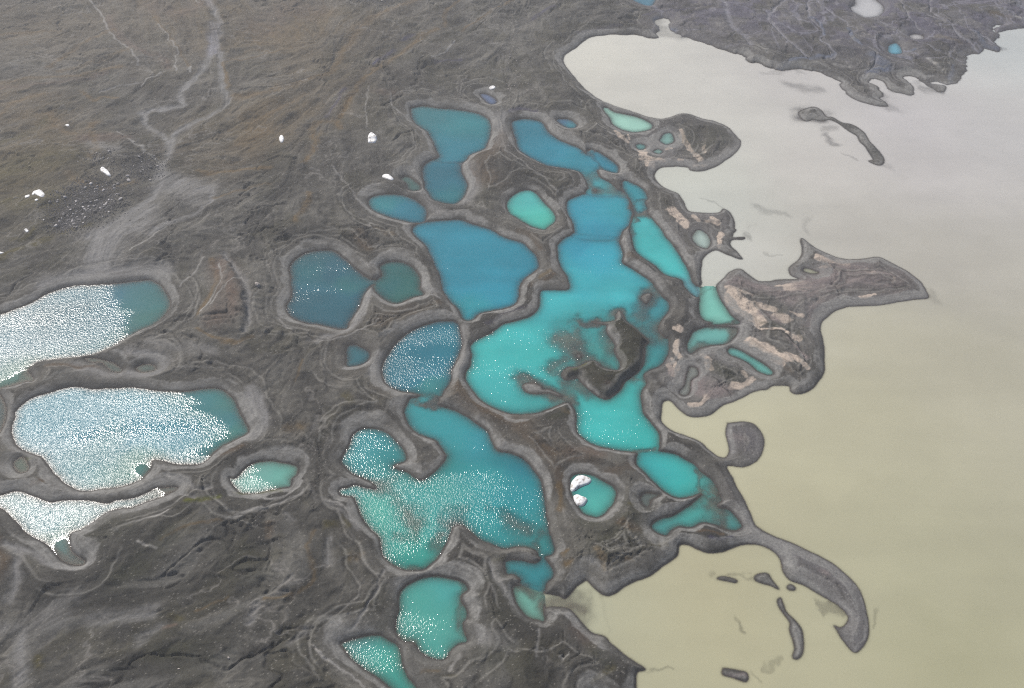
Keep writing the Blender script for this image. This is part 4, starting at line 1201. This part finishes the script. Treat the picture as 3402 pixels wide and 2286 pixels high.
# water tints, murk and chop
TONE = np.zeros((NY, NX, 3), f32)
CHOP = np.zeros((NY, NX), f32)
MURK = np.zeros((NY, NX), f32)
depth = np.maximum(-H, 0)
wet = (dW < 0.8) & (owner >= 0)
band_noise = fbm(X * 0.2 + 0.1 * Y, Y, 17, 4, 3)
gust = fbm(X * 0.35, Y, 30, 3, 6)
lane = sstep(0.30, 0.66, 0.6 * band_noise + 0.4 * gust)
TONEK = 0.70 * 0.81
for idx, (n, lab, P, tints, gl) in enumerate(polys):
    m = wet & (owner == idx)
    jj, ii = np.nonzero(m)
    if not len(jj): continue
    toks = tints.split(); cur = None; tp = []
    k = 0
    while k < len(toks):
        if len(toks[k]) == 1:
            cur = toks[k]; k += 1; continue
        a, b = map(float, toks[k].split(','))
        ox, oy = SHEET[cur]
        # colour triple follows the point
        r, gg, bb = map(float, toks[k + 1].split(','))
        tp.append((ground(ox + a / 1.96, oy + b / 1.96), srgb((r, gg, bb)))); k += 2
    xx, yy = WX[jj, ii], WY[jj, ii]
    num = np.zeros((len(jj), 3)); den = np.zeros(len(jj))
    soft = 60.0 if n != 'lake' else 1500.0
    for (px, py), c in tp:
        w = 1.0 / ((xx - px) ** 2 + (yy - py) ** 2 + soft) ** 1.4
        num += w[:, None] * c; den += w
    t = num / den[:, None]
    if n != 'lake': t = t * np.clip(0.84 + (t[:, :1] - 0.03) * 3.2, 0.84, 1.0)
    if 'corner' not in lab and 'slate' not in lab and 'lilac' not in lab:
        t[:, 2] = np.minimum(t[:, 2], 1.40 * t[:, 1])
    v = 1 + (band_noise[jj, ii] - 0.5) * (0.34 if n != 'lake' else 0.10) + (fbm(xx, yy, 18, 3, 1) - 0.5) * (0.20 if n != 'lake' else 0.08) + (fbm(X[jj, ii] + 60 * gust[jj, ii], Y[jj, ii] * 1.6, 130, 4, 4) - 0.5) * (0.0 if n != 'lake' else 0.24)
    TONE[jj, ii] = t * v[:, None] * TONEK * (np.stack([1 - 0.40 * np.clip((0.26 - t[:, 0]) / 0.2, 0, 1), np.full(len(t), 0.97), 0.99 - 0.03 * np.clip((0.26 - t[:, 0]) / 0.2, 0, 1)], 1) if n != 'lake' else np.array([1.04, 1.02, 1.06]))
    kk = 5.0 if n == 'lake' else 0.95
    MURK[jj, ii] = (1 - np.exp(-kk * depth[jj, ii])) * (1 - 0.55 * np.clip(shoal[jj, ii] * (0.6 + 0.8 * gust[jj, ii]), 0, 1))
    ch = gl * (0.30 + 0.70 * lane[jj, ii]) if gl < 0.99 else gl * (0.75 + 0.25 * lane[jj, ii])
    CHOP[jj, ii] = ch
# ruffled patches where the glitter gathers
for key, line, w in (("heart-shaped dark", "F 310,560 480,460 700,430 850,395", 62), ("pale turquoise pond with a bay", "J 1060,960 1050,1180 1150,1240", 110),
                     ("largest turquoise pond", "F 1560,950 1640,1100 G 60,800 200,1120", 190), ("many-lobed", "J 720,90 800,180 900,330 880,480 980,700", 150),
                     ("many-lobed", "J 1200,480 1400,300 K 60,120", 150), ("turquoise pond cut by", "J 700,1300 800,1380 860,1480", 90),
                     ("large bright blue", "F 1300,300 1380,480 1480,560", 130), ("half covered", "F 960,950 1150,800 1380,850", 150), ("hourglass-shaped deep", "B 1200,740 1350,840", 110)):
    m_ = owner == [i for i, p in enumerate(polys) if key in p[1]][0]
    first_ = key != globals().get('_last'); _last = key
    if first_: base_ = CHOP.copy(); CHOP = np.where(m_, CHOP * 0.72, CHOP)
    CHOP = np.where(m_, np.maximum(CHOP, base_ * (0.72 + 0.5 * np.clip(blob(line, w * 1.25) * (0.6 + 0.8 * gust), 0, 1))), CHOP)
# calm lee water at the right-hand ends
def calm_right(idx_name, line, span=10.0):
    """water to the right of this line lies calm; the edge is drawn out along the wind"""
    global CHOP
    P = pts(line)
    P = P[np.argsort(P[:, 1])]
    xe = np.interp(Y, P[:, 1], P[:, 0]) + (fbm(X * 0.15, Y, 13, 5, 2) - 0.5) * 34
    sel = (Y > P[0, 1]) & (Y < P[-1, 1]) & idx_name
    f = 1 - sstep(-span * 2.2, span * 0.9, X - xe + (fbm(X * 0.4, Y, 3.5, 3, 1) - 0.5) * span)
    CHOP = np.where(sel, CHOP * (0.02 + 0.98 * f), CHOP)
def who(s): return owner == [i for i, p in enumerate(polys) if s in p[1]][0]
up, big, tri_, sm_ = who("upper of the two"), who("calm end to the right"), who("dazzling white"), who("white on its left half")
calm_right(up, "E 740,330 780,400 860,500 920,580 860,700 880,800")
calm_right(up & (X < pts("E 300,1000")[0, 0]) & (Y < pts("E 0,930")[0, 1]), "E 260,860 150,930 100,980 40,1040 0,1090", 3)
calm_right(big, "E 1300,1040 1340,1150 1330,1220 1420,1280 1420,1400 1440,1460 1460,1520", 9)
lane2 = blob("E 500,1400 800,1340 1300,1330", 70, 0.9) + blob("E 200,1350 500,1330", 40, 0.4) + blob("E 400,600 800,540", 60, 0.45)
bay = blob("I 920,140 960,170", 42); CHOP = np.where(big, CHOP * (1 - np.clip(1.6 * bay, 0, 1)), CHOP)
tail = blob("I 400,640 430,720 520,750", 60); CHOP = np.where(tri_, CHOP * (1 - np.clip(1.5 * tail, 0, 1)), CHOP)
calm_right(tri_, "I 1010,240 1010,300 1010,340", 2)
calm_right(sm_, "J 160,70 200,140 240,200 250,240 250,320", 5)
CHOP = CHOP.astype(f32)
left_p = big | up | tri_ | sm_
SHEEN = np.where(left_p, CHOP * 0.95, np.minimum(CHOP * 0.85, 0.75)).astype(f32)
SHEEN = np.where(big | up, SHEEN * (1 - 0.62 * np.clip(lane2, 0, 1)), SHEEN).astype(f32)
CHOP = np.where(left_p, CHOP * 0.74, CHOP * 1.12).astype(f32)
ow_c = owner[:-1, :-1]
wet_c = wet[:-1, :-1] | wet[1:, :-1] | wet[:-1, 1:] | wet[1:, 1:]
# cells of one pond: owner of the lower-left corner; attributes spread one cell outwards
def spread(A, fill):
    B = A.copy()
    for dj, di in ((0, 1), (1, 0), (0, -1), (-1, 0)):
        S = np.roll(A, (dj, di), (0, 1)); M = np.roll(fill, (dj, di), (0, 1)) & ~fill
        B[M] = S[M]
    return B
TONE = spread(TONE, wet); 
ow2 = owner.copy(); ow2[~wet] = -1
oc = np.maximum.reduce([ow2[:-1, :-1], ow2[1:, :-1], ow2[:-1, 1:], ow2[1:, 1:]])
for idx, (n, lab, P, tints, gl) in enumerate(polys):
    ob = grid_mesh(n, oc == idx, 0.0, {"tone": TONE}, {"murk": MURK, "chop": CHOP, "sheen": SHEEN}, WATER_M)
    ob["kind"] = "structure"
    ob["label"] = lab
print("water done")

# ---------------------------------------------------------------- loose things
def height(x, y):
    i = int(np.searchsorted(XS, x)); j = int(np.searchsorted(YS, y))
    return float(H[max(0, j - 1):j + 1, max(0, i - 1):i + 1].mean())

def snow(label, outline, thick, lumps=0.5, floor=None, cat="snow patch", name="snow_patch", group=None, seed=0, material=None, grow=1.22):
    """a lump of old snow: outline on the ground, domed with an uneven top"""
    P = roughen(smooth(pts(outline)), 0.12 if grow > 1 else 0.55, seed)
    c = P.mean(0)
    P = c + (P - c) * grow
    z0 = height(*c) if floor is None else floor
    rings, vs, fs = 7, [], []
    n = len(P)
    for r in range(rings):
        t = 1 - r / rings                    # 1 at the edge
        for p in P:
            x, y = c + (p - c) * t
            zt = thick * (1 - t ** 2.6) ** 0.5
            nz = (float(fbm(np.float64(x), np.float64(y), 3.2, 3, seed)) - 0.5) * lumps * min(1, 2 * (1 - t))
            zg = (height(x, y) if floor is None else floor)
            vs.append((x - c[0], y - c[1], max(zg, z0 - 3) - z0 + zt + nz - (0.15 if r == 0 else 0)))
    vs.append((0, 0, thick))
    for r in range(rings - 1):
        for k in range(n):
            a, b = r * n + k, r * n + (k + 1) % n
            fs.append((a, b, b + n, a + n))
    for k in range(n):
        fs.append(((rings - 1) * n + k, (rings - 1) * n + (k + 1) % n, len(vs) - 1))
    # underside
    vs2 = [(v[0], v[1], v[2] - 0.5) for v in vs[:n]]
    b0 = len(vs); vs += vs2
    for k in range(n): fs.append((k, b0 + k, b0 + (k + 1) % n, (k + 1) % n))
    fs.append(tuple(b0 + n - 1 - k for k in range(n)))
    me = bpy.data.meshes.new(name); me.from_pydata(vs, [], fs); me.validate(); me.update()
    for p in me.polygons: p.use_smooth = True
    import bmesh
    bm = bmesh.new(); bm.from_mesh(me); bmesh.ops.recalc_face_normals(bm, faces=bm.faces); bm.to_mesh(me); bm.free()
    me.materials.append(material or SNOW_M)
    ob = bpy.data.objects.new(name, me); ob.location = (c[0], c[1], z0)
    col.objects.link(ob)
    ob["label"] = label; ob["category"] = cat
    if group: ob["group"] = group
    return ob

snow("grey-white ragged snow lump, the upper of two in the round turquoise pool",
     "K 578,280 578,250 584,222 600,200 625,184 655,180 685,188 708,200 716,218 700,238 672,250 645,262 620,275 598,290", 1.6, 1.1, 0.0, "snow lump", "snow_lump", "snow lumps in the round pool", 1, grow=1.0)
snow("bright white snow lump, the lower of two in the round turquoise pool",
     "K 596,318 612,308 632,310 655,320 680,328 694,342 686,360 672,376 650,385 628,382 610,368 598,345", 1.5, 0.5, 0.0, "snow lump", "snow_lump", "snow lumps in the round pool", 2, grow=1.0)
SG = "snow patches left on the moraine"
snow("largest snow patch at the far left, bean-shaped, on mossy ground", "A 230,1295 245,1278 275,1280 300,1300 306,1320 295,1334 275,1328 255,1312 235,1308", 1.0, 0.3, group=SG, seed=3)
snow("small round snow patch just left of the bean-shaped one", "A 180,1310 195,1300 210,1308 208,1325 192,1330 182,1322", 0.7, 0.2, group=SG, seed=4)
snow("tiny snow dot below the bean-shaped snow patch", "A 257,1360 268,1356 277,1363 268,1371 258,1368", 0.5, 0.1, group=SG, seed=5)
snow("slanting snow patch on the rubble slope, among dark boulders", "A 672,1140 685,1130 705,1138 720,1155 729,1172 715,1174 690,1160 676,1152", 0.8, 0.3, group=SG, seed=6)
snow("tiny snow speck in a brown hollow at the upper left", "A 432,837 445,832 460,840 448,846", 0.4, 0.1, group=SG, seed=7)
snow("tiny snow speck at the lower end of the rubble", "A 175,1530 188,1524 200,1534 190,1542", 0.5, 0.1, group=SG, seed=8)
snow("snow patch cut by the left edge of the picture", "E -60,205 -10,208 28,216 22,224 0,230 -50,235", 0.7, 0.2, group=SG, seed=9)
snow("upright oval snow patch in a reddish hollow at the upper centre-left", "B 258,925 268,912 282,922 284,942 272,954 260,945", 0.9, 0.2, group=SG, seed=10)
snow("rounded boulder-like snow patch left of the hourglass-shaped pond", "B 836,940 842,920 858,912 878,922 886,940 876,958 852,958 838,955", 1.3, 0.6, group=SG, seed=11)
snow("slanting snow patch above the oval teal pond", "B 928,1165 945,1158 975,1170 992,1184 985,1195 965,1190 940,1178", 0.9, 0.4, group=SG, seed=12)
snow("small snow patch in a dark pit at the top centre", "C 52,590 66,582 82,582 88,590 78,597 62,597", 0.7, 0.2, group=SG, seed=13)
PALE = stone_material("pale_rock", (116, 110, 106), (158, 150, 144))
snow("pale rock block in a hollow right of the triangular mound", "E 1678,452 1695,446 1708,458 1696,468 1682,464", 1.3, 0.5, cat="rock", name="rock", seed=14, material=PALE)
snow("tiny pale rock near the bottom edge, lower left", "I 1490,1386 1500,1383 1505,1390 1497,1394", 0.5, 0.2, cat="rock", name="rock", seed=15, material=PALE)
snow("tiny pale rock left of the other one near the bottom edge", "I 1168,1462 1177,1456 1183,1462 1174,1467", 0.5, 0.2, cat="rock", name="rock", seed=16, material=PALE)

# boulders: six shapes, copied
DARKR = stone_material("dark_rock", (60, 58, 59), (150, 146, 146))
import bmesh
def boulder_mesh(seed, m):
    rnd = random.Random(seed)
    bm = bmesh.new()
    bmesh.ops.create_icosphere(bm, subdivisions=2, radius=0.5)
    planes = [Vector((rnd.gauss(0, 1), rnd.gauss(0, 1), rnd.gauss(0, 1))).normalized() for _ in range(9)]
    offs = [rnd.uniform(0.26, 0.42) for _ in planes]
    for v in bm.verts:
        for p, o in zip(planes, offs):
            e = v.co.dot(p) - o
            if e > 0: v.co -= p * e
        v.co.z *= 0.8
        v.co += Vector((rnd.uniform(-.02, .02),) * 3)
    me = bpy.data.meshes.new("boulder"); bm.to_mesh(me); bm.free()
    me.materials.append(m)
    return me
def scatter(regions, count, smin, smax, meshes, label, group, name="boulder"):
    rnd = random.Random(hash(count) % 97 + 5)
    tot = sum(r[1] for r in regions)
    done = 0
    while done < count:
        r = rnd.uniform(0, tot); k = 0
        while r > regions[k][1]: r -= regions[k][1]; k += 1
        P = regions[k][0]
        i = rnd.randrange(len(P) - 1); t = rnd.random()
        c = P[i] + (P[i + 1] - P[i]) * t
        rad = regions[k][2] if len(regions[k]) > 2 else 10
        x, y = c[0] + rnd.gauss(0, rad), c[1] + rnd.gauss(0, rad)
        z = height(x, y)
        if z < 0.2: continue
        s = smin + (smax - smin) * rnd.random() ** 3.2
        o = bpy.data.objects.new(name, rnd.choice(meshes)) if done == 0 else proto.copy()
        if done == 0: proto = o
        else: o.data = rnd.choice(meshes)
        o.location = (x, y, z + s * 0.12)
        o.scale = (s * rnd.uniform(.8, 1.3), s * rnd.uniform(.8, 1.2), s * rnd.uniform(.7, 1.1))
        o.rotation_euler = (rnd.uniform(-.3, .3), rnd.uniform(-.3, .3), rnd.uniform(0, 6.28))
        col.objects.link(o)
        o["label"] = label; o["category"] = "boulder"; o["group"] = group
        done += 1
dm = [boulder_mesh(s, DARKR) for s in range(6)]
pm = [boulder_mesh(s + 20, PALE) for s in range(4)]
fieldA = [(pts("A 430,1370 560,1260 700,1250"), 5, 7), (pts("A 440,1440 560,1400 700,1330"), 6, 8), (pts("A 420,1480 520,1490"), 3, 5), (pts("A 900,1080 960,1100 930,1190"), 3, 7), (pts("A 640,1050 760,1080"), .7, 7), (pts("A 680,1400 760,1330"), 2, 7)]
scatter(fieldA, 235, 0.8, 3.2, dm, "angular grey boulder in the rubble field at the left", "boulders of the rubble field")
fieldC = [(pts("C 215,340 195,420 200,480"), 3, 4.5), (pts("C 220,520 200,580 240,560"), 2, 5)]
scatter(fieldC, 56, 0.8, 1.7, pm, "small pale boulder on the slope at the top centre", "pale boulders on the top slope")
fieldB = [(pts("B 760,10 860,20 940,30"), 3, 7)]
scatter(fieldB, 9, 1.0, 2.2, dm, "grey boulder in the patch at the top edge", "boulders in the patch at the top edge")

# finer rubble between the boulders: nobody could count it
def rubble(regions, n, smin, smax, meshes, label):
    rnd = random.Random(77)
    vs, fs = [], []
    src = [([tuple(v.co) for v in m.vertices], [tuple(p.vertices) for p in m.polygons]) for m in meshes]
    tot = sum(r[1] for r in regions)
    for _ in range(n):
        r = rnd.uniform(0, tot); k = 0
        while r > regions[k][1]: r -= regions[k][1]; k += 1
        P = regions[k][0]; i = rnd.randrange(len(P) - 1)
        c = P[i] + (P[i + 1] - P[i]) * rnd.random()
        x, y = c[0] + rnd.gauss(0, regions[k][2] * 1.2), c[1] + rnd.gauss(0, regions[k][2] * 1.2)
        z = height(x, y); s = rnd.uniform(smin, smax); a = rnd.uniform(0, 6.28)
        V, F = rnd.choice(src); b = len(vs); ca, sa = math.cos(a) * s, math.sin(a) * s
        vs += [(x + vx * ca - vy * sa, y + vx * sa + vy * ca, z + vz * s) for vx, vy, vz in V]
        fs += [tuple(b + q_ for q_ in f) for f in F]
    me = bpy.data.meshes.new("rubble"); me.from_pydata(vs, [], fs); me.update(); me.materials.append(meshes[0].materials[0])
    o = bpy.data.objects.new("rubble", me); col.objects.link(o); o["kind"] = "stuff"; o["label"] = label; o["category"] = "rubble"
def low(m):
    bm = bmesh.new(); bmesh.ops.create_icosphere(bm, subdivisions=1, radius=0.45)
    rnd = random.Random(m)
    for v in bm.verts: v.co *= rnd.uniform(.7, 1.15)
    me = bpy.data.meshes.new("rubble_stone"); bm.to_mesh(me); bm.free(); me.materials.append(DARKR); return me
rubble(fieldA + fieldB, 9000, 0.5, 1.3, [low(i) for i in range(4)], "fine dark rubble between the boulders")

# ---------------------------------------------------------------- haze
if HAZE > 0:
    s = 7600.0
    z0, z1 = float(H.min()) - 1.0, CAM_H + 5.0
    xs_ = (XS[0] - 50, XS[-1] + 50); ys_ = (YS[0] - 50, YS[-1] + 50)
    v = [(x, y, z) for z in (z0, z1) for y in ys_ for x in xs_]
    f = [(0, 2, 3, 1), (4, 5, 7, 6), (0, 1, 5, 4), (2, 6, 7, 3), (0, 4, 6, 2), (1, 3, 7, 5)]
    me = bpy.data.meshes.new("haze"); me.from_pydata(v, [], f); me.update()
    m, nt = mat("thin_haze")
    pv = N(nt, 'ShaderNodeVolumePrincipled'); pv.inputs['Density'].default_value = HAZE
    pv.inputs['Color'].default_value = (0.93, 0.95, 1.0, 1); pv.inputs['Anisotropy'].default_value = 0.3
    o = N(nt, 'ShaderNodeOutputMaterial'); ln(nt, pv.outputs[0], o.inputs['Volume'])
    me.materials.append(m)
    ob = bpy.data.objects.new("haze", me); col.objects.link(ob); ob["kind"] = "stuff"; ob["label"] = "thin pale haze in the air"; ob["category"] = "haze"
print("scene done")
